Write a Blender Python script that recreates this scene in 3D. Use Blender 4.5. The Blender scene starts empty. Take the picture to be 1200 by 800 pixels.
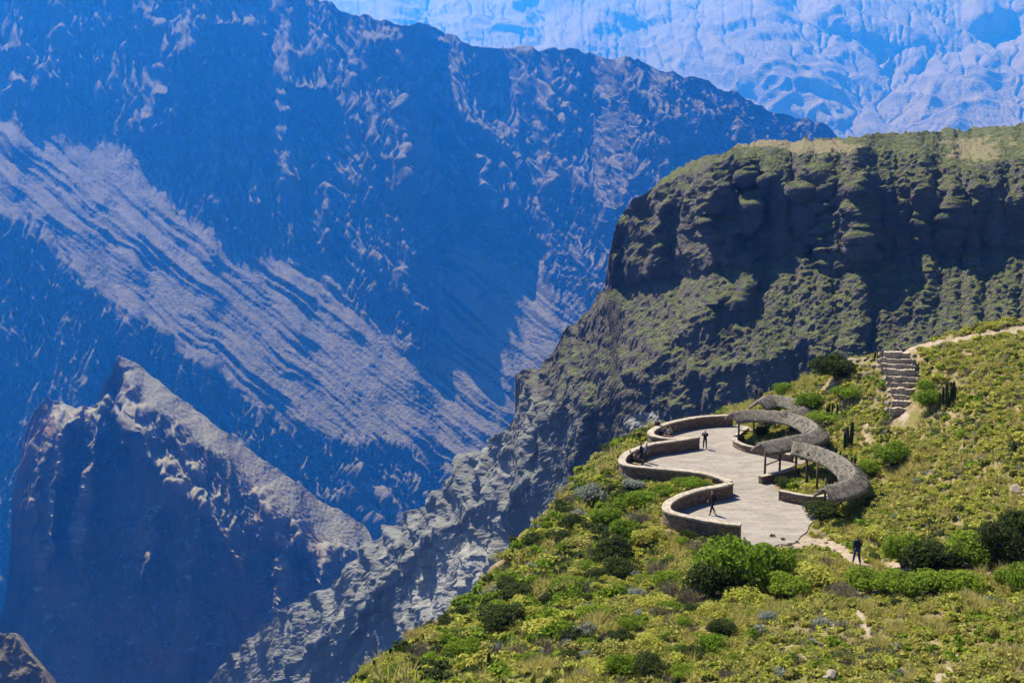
import bpy, bmesh, math, random
import numpy as np
from mathutils import Vector, Matrix, Euler
random.seed(7); rng = np.random.default_rng(7)
R = math.radians
sc = bpy.context.scene
col = sc.collection
FPX = 1200.0
PITCH = math.atan(160/1200.0)
CP, SP = math.cos(PITCH), math.sin(PITCH)

# ---------------------------------------------------------------- view geometry
def slope_of(u, v):
    """direction (x, z) per metre of forward distance for a point of the 1200x800 view"""
    a = (np.asarray(u, float)-600)/FPX; b = (400-np.asarray(v, float))/FPX
    k = CP + b*SP
    return a/k, (b*CP - SP)/k
def P(u, v, d):
    x, z = slope_of(u, v)
    return np.stack([x*d, np.ones_like(x*d)*d, z*d], -1)
def PZ(u, v, z):
    x, s = slope_of(u, v)
    d = z/s
    return (float(x*d), float(d), float(z))
def UV(x, y, z):
    f = y*CP - z*SP; up = y*SP + z*CP
    return 600 + FPX*x/f, 400 - FPX*up/f

# ---------------------------------------------------------------- noise
def _h(ix, iy, iz, seed):
    n = (ix.astype(np.uint32)*np.uint32(374761393) + iy.astype(np.uint32)*np.uint32(668265263)
         + iz.astype(np.uint32)*np.uint32(2246822519) + np.uint32(seed*3266489917 & 0xffffffff))
    n = (n ^ (n >> np.uint32(13)))*np.uint32(1274126177)
    n = n ^ (n >> np.uint32(16))
    return n
def perlin(x, y, z=None, seed=0):
    x = np.asarray(x, float); y = np.asarray(y, float)
    if z is None:
        ix = np.floor(x).astype(np.int64); iy = np.floor(y).astype(np.int64)
        fx, fy = x-ix, y-iy
        sx, sy = fx*fx*fx*(fx*(fx*6-15)+10), fy*fy*fy*(fy*(fy*6-15)+10)
        zz = np.zeros_like(ix)
        def g(a, b):
            h = _h(ix+a, iy+b, zz, seed).astype(float)*(2*math.pi/4294967296)
            return np.cos(h)*(fx-a)+np.sin(h)*(fy-b)
        a = g(0,0); b = g(1,0); c = g(0,1); d = g(1,1)
        return ((a+(b-a)*sx)*(1-sy)+(c+(d-c)*sx)*sy)*1.5
    z = np.asarray(z, float)
    ix = np.floor(x).astype(np.int64); iy = np.floor(y).astype(np.int64); iz = np.floor(z).astype(np.int64)
    fx, fy, fz = x-ix, y-iy, z-iz
    sx, sy, sz = [f*f*f*(f*(f*6-15)+10) for f in (fx, fy, fz)]
    def g(a, b, c):
        h = _h(ix+a, iy+b, iz+c, seed)
        gx = (h & np.uint32(1023)).astype(float)/511.5-1
        gy = ((h >> np.uint32(10)) & np.uint32(1023)).astype(float)/511.5-1
        gz = ((h >> np.uint32(20)) & np.uint32(1023)).astype(float)/511.5-1
        return gx*(fx-a)+gy*(fy-b)+gz*(fz-c)
    def lerp(a, b, t): return a+(b-a)*t
    r0 = lerp(lerp(g(0,0,0), g(1,0,0), sx), lerp(g(0,1,0), g(1,1,0), sx), sy)
    r1 = lerp(lerp(g(0,0,1), g(1,0,1), sx), lerp(g(0,1,1), g(1,1,1), sx), sy)
    return lerp(r0, r1, sz)*1.25
def fbm(x, y, z=None, oct=4, seed=0, gain=.5, lac=2.03):
    s = 0; a = 1
    for k in range(oct):
        f = lac**k
        s = s + a*perlin(x*f, y*f, None if z is None else z*f, seed+k*17)
        a *= gain
    return s
def ridged(x, y, z=None, oct=4, seed=0, gain=.5, lac=2.07):
    s = 0; a = 1; w = 1.0
    for k in range(oct):
        f = lac**k
        n = 1-np.abs(perlin(x*f, y*f, None if z is None else z*f, seed+k*31))*2.2
        n = np.clip(n, -.5, 1)
        n = n*np.abs(n)
        s = s + a*n*w
        w = np.clip(n*1.6, .15, 1)
        a *= gain
    return s
def lumps(x, y, seed=0, jitter=.85):
    """distance to nearest jittered grid point (cells of 1), plus that cell's random"""
    ix = np.floor(x).astype(np.int64); iy = np.floor(y).astype(np.int64)
    best = np.full(x.shape, 9.0); rid = np.zeros(x.shape)
    for a in (-1,0,1):
        for b in (-1,0,1):
            h = _h(ix+a, iy+b, np.zeros_like(ix), seed)
            px = ix+a+.5+((h & np.uint32(1023)).astype(float)/1023-.5)*jitter
            py = iy+b+.5+(((h >> np.uint32(10)) & np.uint32(1023)).astype(float)/1023-.5)*jitter
            r = ((h >> np.uint32(20)) & np.uint32(1023)).astype(float)/1023
            d = np.hypot(x-px, y-py)
            m = d < best
            best = np.where(m, d, best); rid = np.where(m, r, rid)
    return best, rid
def sstep(a, b, x):
    t = np.clip((x-a)/(b-a), 0, 1); return t*t*(3-2*t)
def blur(a, s, axis):
    n = int(s*3)+1
    k = np.exp(-np.arange(-n, n+1)**2/(2*s*s)); k /= k.sum()
    pad = [(0,0)]*a.ndim; pad[axis] = (n, n)
    b = np.pad(a, pad, mode='edge'); out = 0
    for i, w in enumerate(k):
        sl = [slice(None)]*a.ndim; sl[axis] = slice(i, i+a.shape[axis])
        out = out + w*b[tuple(sl)]
    return out
def inpoly(U, V, poly):
    c = np.zeros(U.shape, bool); n = len(poly)
    for i in range(n):
        x1, y1 = poly[i]; x2, y2 = poly[(i+1) % n]
        if y1 == y2: continue
        m = ((y1 > V) != (y2 > V)) & (U < (x2-x1)*(V-y1)/(y2-y1)+x1)
        c ^= m
    return c
def polydist(U, V, pts):
    best = np.full(np.shape(U), 1e9); tt = np.zeros(np.shape(U)); L = 0
    for (x1, y1), (x2, y2) in zip(pts[:-1], pts[1:]):
        dx, dy = x2-x1, y2-y1; l2 = dx*dx+dy*dy+1e-9; l = math.sqrt(l2)
        t = np.clip(((U-x1)*dx+(V-y1)*dy)/l2, 0, 1)
        d = np.hypot(U-x1-t*dx, V-y1-t*dy)
        m = d < best
        best = np.where(m, d, best); tt = np.where(m, L+t*l, tt); L += l
    return best, tt/L
def catmull(pts, n=8, closed=False):
    pts = [np.array(p, float) for p in pts]; out = []
    N = len(pts)
    rngi = range(N if closed else N-1)
    for i in rngi:
        if closed: p0, p1, p2, p3 = pts[i-1], pts[i], pts[(i+1) % N], pts[(i+2) % N]
        else: p0, p1, p2, p3 = pts[max(i-1,0)], pts[i], pts[i+1], pts[min(i+2,N-1)]
        for k in range(n):
            t = k/n
            out.append(.5*((2*p1)+(-p0+p2)*t+(2*p0-5*p1+4*p2-p3)*t*t+(-p0+3*p1-3*p2+p3)*t**3))
    if not closed: out.append(pts[-1])
    return out

# ---------------------------------------------------------------- objects
def tag(o, label=None, cat=None, group=None, kind=None):
    if label: o['label'] = label
    if cat: o['category'] = cat
    if group: o['group'] = group
    if kind: o['kind'] = kind
    return o
def np_mesh(name, verts, quads, smooth=True, attrs=None, tris=False):
    k = 3 if tris else 4
    me = bpy.data.meshes.new(name)
    verts = np.ascontiguousarray(verts, np.float32).reshape(-1, 3)
    quads = np.ascontiguousarray(quads, np.int32).reshape(-1, k)
    me.vertices.add(len(verts)); me.vertices.foreach_set('co', verts.ravel())
    me.loops.add(quads.size); me.loops.foreach_set('vertex_index', quads.ravel())
    me.polygons.add(len(quads))
    me.polygons.foreach_set('loop_start', np.arange(0, quads.size, k, dtype=np.int32))
    me.polygons.foreach_set('loop_total', np.full(len(quads), k, np.int32))
    me.polygons.foreach_set('use_smooth', np.full(len(quads), smooth, bool))
    for an, av in (attrs or {}).items():
        a = me.attributes.new(an, 'FLOAT', 'POINT'); a.data.foreach_set('value', np.ascontiguousarray(av, np.float32).ravel())
    me.update(calc_edges=True)
    return me
def link(name, me, mat=None, parent=None, loc=None):
    o = bpy.data.objects.new(name, me); col.objects.link(o)
    if mat: o.data.materials.append(mat)
    if parent: o.parent = parent
    if loc is not None: o.location = loc
    return o
def empty(name, loc=(0,0,0), rz=0):
    o = bpy.data.objects.new(name, None); col.objects.link(o)
    o.location = loc; o.rotation_euler = (0,0,rz); o.empty_display_size = .3
    return o
def grid_quads(nr, nc):
    i = np.arange(nr*nc).reshape(nr, nc)
    return np.stack([i[:-1,:-1], i[1:,:-1], i[1:,1:], i[:-1,1:]], -1).reshape(-1, 4)

# ---------------------------------------------------------------- node materials
class NT:
    def __init__(s, name):
        s.m = bpy.data.materials.new(name); s.m.use_nodes = True
        s.t = s.m.node_tree; s.t.nodes.clear()
        s.out = s.t.nodes.new('ShaderNodeOutputMaterial')
        s.b = s.t.nodes.new('ShaderNodeBsdfPrincipled')
        s.b.inputs['Specular IOR Level'].default_value = .2
        s.t.links.new(s.b.outputs[0], s.out.inputs[0])
        s.L = s.t.links.new
    def n(s, typ, **kw):
        nd = s.t.nodes.new('ShaderNode'+typ)
        for k, v in kw.items():
            if k in nd.inputs.keys():
                if hasattr(v, 'node'): s.L(v, nd.inputs[k])
                else: nd.inputs[k].default_value = v
            else: setattr(nd, k, v)
        return nd
    def coord(s, scale=(1,1,1), obj=False):
        if obj:
            c = s.n('TexCoord').outputs['Object']
        else: c = s.n('NewGeometry').outputs['Position']
        m = s.n('Mapping'); m.inputs['Scale'].default_value = scale; s.L(c, m.inputs[0]); return m.outputs[0]
    def noise(s, vec, scale, detail=4, rough=.55, out='Fac'):
        nd = s.n('TexNoise'); nd.inputs['Scale'].default_value = scale; nd.inputs['Detail'].default_value = detail
        nd.inputs['Roughness'].default_value = rough
        s.L(vec, nd.inputs['Vector']); return nd.outputs[out]
    def voro(s, vec, scale, feature='F1', out='Distance', rand=1):
        nd = s.n('TexVoronoi'); nd.feature = feature; nd.inputs['Scale'].default_value = scale; nd.inputs['Randomness'].default_value = rand
        s.L(vec, nd.inputs['Vector']); return nd.outputs[out]
    def ramp(s, fac, stops):
        nd = s.n('ValToRGB'); s.L(fac, nd.inputs[0]); e = nd.color_ramp.elements
        while len(e) < len(stops): e.new(.5)
        for i, (p, c) in enumerate(stops):
            e[i].position = p
            e[i].color = (c, c, c, 1) if isinstance(c, (int, float)) else (*c, 1)
        return nd.outputs[0]
    def math(s, op, a, b=None, clamp=False):
        nd = s.n('Math'); nd.operation = op; nd.use_clamp = clamp
        for i, x in enumerate((a, b)):
            if x is None: continue
            if hasattr(x, 'node'): s.L(x, nd.inputs[i])
            else: nd.inputs[i].default_value = x
        return nd.outputs[0]
    def mix(s, fac, a, b, mode='MIX'):
        nd = s.n('Mix'); nd.data_type = 'RGBA'; nd.blend_type = mode; nd.clamp_factor = True
        for i, x in ((0, fac), (6, a), (7, b)):
            if hasattr(x, 'node'): s.L(x, nd.inputs[i])
            elif isinstance(x, (int, float)): nd.inputs[i].default_value = x if i == 0 else (x, x, x, 1)
            else: nd.inputs[i].default_value = (*x, 1)
        return nd.outputs[2]
    def attr(s, name):
        nd = s.n('Attribute'); nd.attribute_name = name; return nd.outputs['Fac']
    def nz(s):
        sp = s.n('SeparateXYZ'); s.L(s.n('NewGeometry').outputs['Normal'], sp.inputs[0]); return sp.outputs[2]
    def bump(s, h, strength, dist):
        nd = s.n('Bump'); nd.inputs['Strength'].default_value = strength; nd.inputs['Distance'].default_value = dist
        s.L(h, nd.inputs['Height']); s.L(nd.outputs[0], s.b.inputs['Normal'])
    def color(s, c, rough=.9):
        if hasattr(c, 'node'): s.L(c, s.b.inputs['Base Color'])
        else: s.b.inputs['Base Color'].default_value = (*c, 1)
        s.b.inputs['Roughness'].default_value = rough
        return s.m

# ---------------------------------------------------------------- camera, light, air
cam = bpy.data.cameras.new('camera'); co = bpy.data.objects.new('camera', cam); col.objects.link(co)
cam.sensor_width = 36; cam.lens = 36; cam.clip_end = 60000; cam.clip_start = .1
co.rotation_euler = (math.pi/2-PITCH, 0, 0); sc.camera = co
SUN_EL, SUN_AZ = R(54), R(-38)      # azimuth from +Y, negative = left
sdir = Vector((math.sin(SUN_AZ)*math.cos(SUN_EL), math.cos(SUN_AZ)*math.cos(SUN_EL), math.sin(SUN_EL)))
sl = bpy.data.lights.new('sun', 'SUN'); sl.energy = 5.0; sl.angle = R(.5); sl.color = (1, .98, .96)
so = bpy.data.objects.new('sun', sl); col.objects.link(so)
so.rotation_euler = sdir.to_track_quat('Z', 'Y').to_euler()
w = bpy.data.worlds.new("World"); sc.world = w; w.use_nodes = True
nt = w.node_tree; bg = nt.nodes['Background']; sky = nt.nodes.new('ShaderNodeTexSky')
sky.sky_type = 'NISHITA'; sky.sun_disc = False; sky.sun_elevation = SUN_EL; sky.sun_rotation = SUN_AZ
sky.altitude = 3800
nt.links.new(sky.outputs[0], bg.inputs[0]); bg.inputs[1].default_value = .05
vs = sc.view_settings; vs.view_transform = 'Standard'; vs.look = 'None'; vs.gamma = 1; vs.exposure = .9; vs.use_curve_mapping = False
sc.render.engine = 'CYCLES'
cy = sc.cycles; cy.max_bounces = 4; cy.diffuse_bounces = 2; cy.glossy_bounces = 1; cy.transmission_bounces = 2
cy.volume_bounces = 2; cy.transparent_max_bounces = 4; cy.use_denoising = True
try: cy.denoiser = 'OPENIMAGEDENOISE'
except Exception: pass

def haze(density, color, aniso, zlo, zhi, x0, x1, y0, y1):
    bm = bmesh.new(); bmesh.ops.create_cube(bm, size=1)
    for v in bm.verts:
        v.co = ((x0+x1)/2+v.co.x*(x1-x0), (y0+y1)/2+v.co.y*(y1-y0), (zlo+zhi)/2+v.co.z*(zhi-zlo))
    me = bpy.data.meshes.new('haze'); bm.to_mesh(me); bm.free()
    m = bpy.data.materials.new('haze_air'); m.use_nodes = True; t = m.node_tree; t.nodes.clear()
    out = t.nodes.new('ShaderNodeOutputMaterial'); pv = t.nodes.new('ShaderNodeVolumePrincipled')
    pv.inputs['Color'].default_value = (*color, 1); pv.inputs['Density'].default_value = density
    pv.inputs['Absorption Color'].default_value = (1, 1, 1, 1)
    pv.inputs['Anisotropy'].default_value = aniso
    t.links.new(pv.outputs[0], out.inputs['Volume'])
    o = link('haze', me, m); tag(o, 'thin blue haze filling the canyon air', 'haze', kind='stuff')
    o.display_type = 'WIRE'
    return o
TERRAIN_Q = 1.0
# ================================================================ far terrain
def depth_field(U, V, tanf, dref, vref, sig_u):
    """integrate a slope field up each column: ln of forward distance over a regular view grid. U,V (rows: v descending order = bottom first)"""
    _, h = slope_of(U, V)
    den = np.maximum(tanf-h, .06)
    dh = np.diff(h, axis=0)
    inc = .5*(1/den[1:]+1/den[:-1])*dh
    I = np.concatenate([np.zeros((1, U.shape[1])), np.cumsum(inc, 0)], 0)
    vcol = V[:, 0]
    off = np.zeros(U.shape[1])
    for j in range(U.shape[1]):
        off[j] = math.log(dref[j])-np.interp(-vref[j], -vcol, I[:, j])
    I = I+blur(off, 14, 0)[None]
    return blur(I, sig_u, 1)
def bil(A, us, vs, U, V):
    """A[row(v), col(u)] regular, vs descending"""
    fu = np.clip((U-us[0])/(us[1]-us[0]), 0, len(us)-1.001); fv = np.clip((V-vs[0])/(vs[1]-vs[0]), 0, len(vs)-1.001)
    i = fu.astype(int); j = fv.astype(int); a = fu-i; b = fv-j
    return (A[j,i]*(1-a)+A[j,i+1]*a)*(1-b)+(A[j+1,i]*(1-a)+A[j+1,i+1]*a)*b
def layer(name, u0, u1, nc, nr, top, bot, us, vs, LD, disp, mat, label_kind='structure', skirt=8, skirt_len=.08, pw=1.0, attrfn=None, erosion=None, post=None):
    uc = np.linspace(u0, u1, nc)
    tp = np.interp(uc, [p[0] for p in top], [p[1] for p in top])
    tp = tp + fbm(uc/14, uc*0+3.3, oct=4, seed=91)*min(2.2, 2.2)
    bt = np.interp(uc, [p[0] for p in bot], [p[1] for p in bot])
    t = np.linspace(0, 1, nr)[:, None]**pw
    V = tp[None]+(bt-tp)[None]*t; U = np.repeat(uc[None], nr, 0)
    D = np.exp(bil(LD, us, vs, U, V))
    X = P(U, V, D)
    # normals of the base
    def normals(X):
        gu = np.gradient(X, axis=1); gv = np.gradient(X, axis=0)
        N = np.cross(gv, gu); N /= np.linalg.norm(N, axis=-1, keepdims=True)+1e-12
        return N
    Xs = np.stack([blur(blur(X[...,k], 3, 0), 3, 1) for k in range(3)], -1)
    N = normals(Xs)
    s = np.sign((N*X).sum(-1, keepdims=True)); N = -N*np.where(s == 0, 1, s)
    dd = disp(X, N, U, V)
    if erosion:
        for ax in (0, 1):
            h = (X*N).sum(-1); L = np.zeros_like(h)
            if ax == 0: L[1:-1] = .5*(h[:-2]+h[2:])-h[1:-1]
            else: L[:,1:-1] = .5*(h[:,:-2]+h[:,2:])-h[:,1:-1]
            BASEL[ax] = L
        ev = dict(erosion); mk_ = ev.pop('maskfn', None)
        X = X+N*dd[..., None]
        X, area = erode(X, N, mask=mk_(U, V) if mk_ else None, **ev)
    else: X = X+N*dd[..., None]
    if post:
        X = X+N*(post[1]*(ridged(X[...,0]/post[0], X[...,1]/post[0], X[...,2]/post[0], 4, 7, gain=.6)-.4))[..., None]
    # roll the crest over and down the hidden side
    rows = []
    c = X[0].copy(); L = np.linalg.norm(X[0], axis=-1, keepdims=True)*skirt_len
    for k in range(1, skirt+1):
        q = c.copy(); f = (k/skirt)
        q[:, 1] += (L*f)[:, 0]; q[:, 0] += 0; q[:, 2] -= (L*f**1.6*1.1)[:, 0]+L[:, 0]*.02*k
        rows.append(q)
    X = np.concatenate([np.stack(rows[::-1]), X], 0)
    at = None
    if attrfn is not None:
        A = attrfn(U, V)
        at = {k: np.concatenate([np.repeat(a[:1], skirt, 0), a], 0) for k, a in A.items()}
    me = np_mesh(name, X, grid_quads(X.shape[0], X.shape[1]), attrs=at)
    o = link(name, me, mat); tag(o, kind=label_kind)
    return o

def erode(X, N, iters=30, K=.02, m=.5, diff=.06, cap=.25, mask=None, lin=0.0):
    """running water: D8 drainage over the curved sheet of points, gullies cut inwards along the surface normal"""
    nr_, nc_ = X.shape[:2]; X = X.copy(); n = nr_*nc_
    idx = np.arange(n).reshape(nr_, nc_)
    offs = [(-1,-1),(-1,0),(-1,1),(0,-1),(0,1),(1,-1),(1,0),(1,1)]
    area = None
    for it in range(iters):
        Z = X[...,2]; best = np.zeros((nr_, nc_)); rc = idx.copy(); dist = np.ones((nr_, nc_))
        for a, b in offs:
            sl0 = (slice(max(0,-a), nr_-max(0,a)), slice(max(0,-b), nc_-max(0,b)))
            sl1 = (slice(max(0,a), nr_+min(0,a) if a < 0 else nr_), slice(max(0,b), nc_+min(0,b) if b < 0 else nc_))
            d = np.sqrt(((X[sl0]-X[sl1])**2).sum(-1))+1e-6
            S = (Z[sl0]-Z[sl1])/d
            mm = S > best[sl0]
            best[sl0] = np.where(mm, S, best[sl0]); rc[sl0] = np.where(mm, idx[sl1], rc[sl0]); dist[sl0] = np.where(mm, d, dist[sl0])
        if it % 3 == 0:
            R_ = rc.ravel().copy(); A = np.ones(n)
            live = R_ != np.arange(n)
            R2 = np.where(live, R_, n)            # n = sink
            for k in range(10):
                add = np.bincount(R2, weights=A, minlength=n+1)[:n]
                A = A+add
                R3 = np.append(R2, n); R2 = R3[R2]
            area = A.reshape(nr_, nc_)
        e = K*dist.mean()*area**m*best
        e = np.minimum(e, cap*dist)
        if mask is not None: e = e*mask
        X -= N*e[..., None]
        if diff:
            for ax in (0, 1):
                D1 = np.zeros_like(X[...,0])
                h = (X*N).sum(-1)
                L = np.zeros_like(h)
                if ax == 0: L[1:-1] = .5*(h[:-2]+h[2:])-h[1:-1]
                else: L[:,1:-1] = .5*(h[:,:-2]+h[:,2:])-h[:,1:-1]
                q_ = ((X*N).sum(-1))*0+L
                base_l = BASEL[ax]
                X += N*((q_-base_l)*diff)[..., None]
    return X, area
BASEL = [0, 0]
def rock_material(name, scale, rock, veg, veg_lo, veg_hi, speck=.5, bumpd=None, red=None):
    s = NT(name); c = s.coord()
    n1 = s.noise(c, 1/scale, 8, .62); n2 = s.noise(c, 6/scale, 6, .6); n3 = s.noise(s.coord((1,1,.25)), 2.3/scale, 6, .65)
    base = s.mix(s.ramp(n1, [(.35, 0), (.65, 1)]), rock[0], rock[1])
    base = s.mix(s.ramp(n3, [(.45, 0), (.62, 1)]), base, rock[2])
    if red: base = s.mix(s.ramp(s.noise(c, .7/scale, 3), [(.5, 0), (.68, .8)]), base, red)
    v = s.mix(s.ramp(n2, [(.38, 0), (.62, 1)]), veg[0], veg[1])
    nzz = s.math('ADD', s.nz(), s.math('MULTIPLY', s.math('SUBTRACT', n2, .5), .3))
    f = s.ramp(nzz, [(veg_lo, 0), (veg_hi, 1)])
    cc = s.mix(f, base, v)
    s.color(cc, .95)
    s.b.inputs['Specular IOR Level'].default_value = .08
    b = s.math('ADD', s.noise(c, 14/scale, 8, .7), s.math('MULTIPLY', s.voro(c, 30/scale), .4))
    s.bump(b, 1, (bumpd or scale*.03)*1.3)
    return s.m

def regular(u0, u1, du, v0, v1, dv):
    us = np.arange(u0, u1+.1, du); vs = np.arange(v1, v0-.1, -dv)
    U, V = np.meshgrid(us, vs)
    return us, vs, U, V
SAW = .36
Q = TERRAIN_Q   # grid quality

# ---------- far range across the top right
us, vs, U, V = regular(300, 1570, 3, -60, 200, 1.5)
wu = U+16*fbm(U/90, V/60, oct=4, seed=5); wv = V+7*fbm(U/70, V/45, oct=4, seed=6)
tan = .50+.16*fbm(wu/60, wv/22, oct=4, seed=9)
tan = np.where(inpoly(wu, wv, [(945,12),(985,8),(1110,52),(1112,66),(1050,64),(985,50),(950,40)]), 1.6, tan)
tan = np.where(inpoly(wu, wv, [(1130,30),(1210,8),(1210,28),(1150,48)]), 1.5, tan)
tan = np.where(inpoly(wu, wv, [(560,-10),(700,-10),(690,12),(600,22)]), 1.1, tan)
tan = np.where(inpoly(wu, wv, [(760,60),(870,80),(985,150),(960,170),(850,110)]), 1.1, tan)
tan = np.clip(tan, .3, 3)
LD = depth_field(U, V, tan, np.interp(us, [300,700,1000,1300], [10500,9800,9000,8600]), np.full(len(us), 160.), 3)
def crest(U, V, pts, amp, wid, end=.2):
    d, t = polydist(U, V, pts)
    return amp*np.exp(-d/wid)*np.clip(np.minimum(t, 1-t)/end, 0, 1)**.5
WU = U+10*fbm(U/40, V/40, oct=3, seed=15); WV = V+6*fbm(U/40, V/40, oct=3, seed=16)
for pts, a, wd in (([(985,152),(1060,95),(1130,60),(1210,40)], -.05, 34), ([(985,155),(930,95),(860,60),(800,40)], .03, 22),
                   ([(1070,150),(1110,90),(1200,60)], .03, 16), ([(1000,155),(1075,70),(1010,40),(950,15)], .02, 18), ([(640,60),(740,20),(830,5)], .03, 25)):
    LD = LD-crest(WU, WV, pts, a, wd)
def d_far(X, N, U, V):
    x, y, z = X[...,0]/1000, X[...,1]/1000, X[...,2]/1000
    w1 = fbm(x*1.2, y*1.2, z*1.2, 3, 3)*.5
    r = ridged(x*.7+w1, y*.3, z*.8-w1, 6, 44, gain=.5)
    return r*58+fbm(x*2, y*1, z*3, 5, 8, gain=.55)*22
mfar = rock_material('far_rock', 500, [(.15,.12,.11),(.19,.155,.14),(.25,.215,.20)], [(.215,.175,.155),(.16,.14,.125)], .5, .9, bumpd=18)
F_FAR = 1.0
layer('mountain_range', 330, 1550, int(790*Q), int(260*Q), [(330,-45),(600,-40),(900,-48),(1290,-40)], [(330,60),(560,90),(760,110),(900,160),(1000,185),(1290,190)], us, vs, LD, d_far, mfar, skirt=6, skirt_len=.12, erosion=dict(iters=24, K=.010, m=.5, diff=.03), post=(150, 3))

# ---------- opposite canyon wall
us, vs, U, V = regular(-290, 1010, 2, -130, 860, 2)
wu = U+14*fbm(U/60, V/60, oct=5, seed=21); wv = V+14*fbm(U/60+9, V/60, oct=5, seed=22)
gent = [
 [(-300,-90),(-90,60),(0,128),(45,140),(75,145),(110,160),(140,168),(165,190),(200,222),(240,272),(295,312),(330,282),(360,300),(400,342),(445,372),(470,400),(505,420),
  (500,350),(490,310),(520,330),(545,270),(580,300),(620,320),(690,372),(720,400),(700,470),(640,520),(600,560),(540,560),(455,520),(380,520),(330,500),(250,440),(190,395),(145,375),(100,330),(88,305),(45,268),(-90,245),(-300,120)],
 [(300,60),(330,75),(350,120),(300,110)], [(195,20),(225,20),(225,60),(195,90)], [(230,62),(262,70),(255,85),(230,72)],
 [(320,98),(350,95),(360,125),(325,135)], [(270,160),(300,160),(310,240),(250,230)], [(300,170),(318,190),(312,240),(295,240)],
 [(345,165),(358,170),(350,225),(340,215)], [(375,205),(392,200),(395,245),(372,260)], [(415,150),(440,190),(430,200),(410,170)],
 [(480,90),(500,130),(520,180),(505,190),(480,140)], [(560,85),(600,100),(600,150),(575,160),(560,120)], [(700,80),(760,90),(780,150),(760,190),(730,130)],
 [(680,160),(715,165),(735,190),(712,240),(690,240)], [(480,150),(520,200),(540,260),(520,265),(490,210)], [(620,90),(650,100),(640,150),(625,140)], [(790,110),(850,130),(850,150),(800,140)],
 [(0,60),(30,80),(60,120),(40,125),(0,90)], [(120,55),(150,70),(175,95),(150,92),(125,75)], [(280,0),(330,30),(380,90),(360,90),(320,45)],
 [(560,180),(620,220),(700,300),(700,340),(620,260),(560,200)], [(640,250),(720,320),(715,370),(650,300)]]
G = np.zeros(U.shape)
for k, p in enumerate(gent):
    m = inpoly(wu, wv, p).astype(float)
    G = np.maximum(G, m*(1.0 if k == 0 else .85))
ct, st = math.cos(R(38)), math.sin(R(38))
q = -wu*st+wv*ct; pp = wu*ct+wv*st
nz_ = fbm(q/16, pp/60, oct=5, seed=31)
inside0 = inpoly(wu, wv, gent[0])
G = np.where(inside0, G-.5*sstep(.22, .5, fbm(q/22+3, pp/45, oct=4, seed=33)), G)     # small bluffs on the scree slopes
G = np.maximum(G, np.where(~inside0, .6*sstep(.25, .45, nz_), 0))                       # ledges in the crags
G = np.clip(G, 0, 1)
tan = np.interp(U, [350,560], [1.56,1.38])*(1-G)+.66*G
tan = tan*(1+.12*fbm(U/7, V/7, oct=4, seed=35))
tan = np.clip(tan, .45, 2.3)
LD = depth_field(U, V, tan, np.interp(us, [-90,200,700,1010], [3300,3350,3450,3550]), np.full(len(us), 560.), 4)
LD = LD-crest(wu, wv, [(-40,640),(60,700),(140,760)], .0, 30)
# long spurs running down the scree
q2 = -(U+.35*(wu-U))*st+(V+.35*(wv-V))*ct; p2 = U*ct+V*st
f1 = (q2/36+.32*fbm(q2/150, p2/260, oct=2, seed=41)+.05*fbm(q2/12, p2/30, oct=3, seed=45)) % 1
f2 = (q2/12+.40*fbm(q2/60, p2/160, oct=2, seed=42)+.05*fbm(q2/6, p2/20, oct=3, seed=46)) % 1
f3 = (q2/5.1+.6*fbm(q2/30, p2/90, oct=2, seed=47)) % 1
saw = lambda f, c: np.where(f < c, f/c, (1-f)/(1-c))
S = saw(f1, SAW); S2 = saw(f2, SAW); S3_ = saw(f3, SAW)
mk = blur(blur(inside0.astype(float), 5, 0), 5, 1)
vary = np.clip(.75+.9*fbm(q2/50, p2/140, oct=2, seed=43), .2, 1.4)
cg, sg = math.cos(R(52)), math.sin(R(52))
q3 = -wu*sg+wv*cg; p3 = wu*cg+wv*sg
rb1 = 1-np.abs(((q3/30+.8*fbm(q3/90, p3/120, oct=3, seed=141)) % 1)*2-1); rb2 = 1-np.abs(((q3/12+.9*fbm(q3/40, p3/70, oct=3, seed=142)) % 1)*2-1)
LD = LD-(1-mk)*np.interp(U, [150,420], [.35,1.0])*(.0085*rb1**1.4*np.clip(.8+1.2*fbm(q3/70, p3/90, oct=2, seed=143), 0, 1.6)+.0032*rb2)
LD = LD-mk*(.0074*S*vary+.0030*S2*vary+.0012*S3_)
for pts, a, wd in (([(150,-30),(205,45),(190,100),(165,180)], .050, 20), ([(190,-20),(285,30),(330,78),(385,105),(425,150),(500,230),(545,270)], .050, 22),
                   ([(205,50),(190,90),(235,58),(265,75),(310,90)], .02, 9), ([(330,78),(310,120),(300,180)], .012, 10),
                   ([(395,160),(385,215),(375,260),(360,290)], .025, 12), ([(345,150),(355,190),(345,240)], .010, 8),
                   ([(500,95),(560,150),(640,230),(700,330),(735,400)], .040, 18), ([(560,60),(575,120),(600,190)], .012, 12),
                   ([(650,170),(700,160),(712,200),(708,260)], .012, 10), ([(700,75),(760,120),(800,180)], .036, 18), ([(600,65),(650,160),(720,280)], .035, 16),
                   ([(430,40),(500,110),(560,210),(620,290)], .035, 16), ([(-40,40),(20,60),(60,120)], .035, 18), ([(-60,300),(30,280),(80,300),(110,330)], .010, 10),
                   ([(60,330),(90,325),(140,360),(200,400)], .012, 8)):
    LD = LD-crest(wu, wv, pts, a*.62, wd)*(1-.9*mk)
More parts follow.
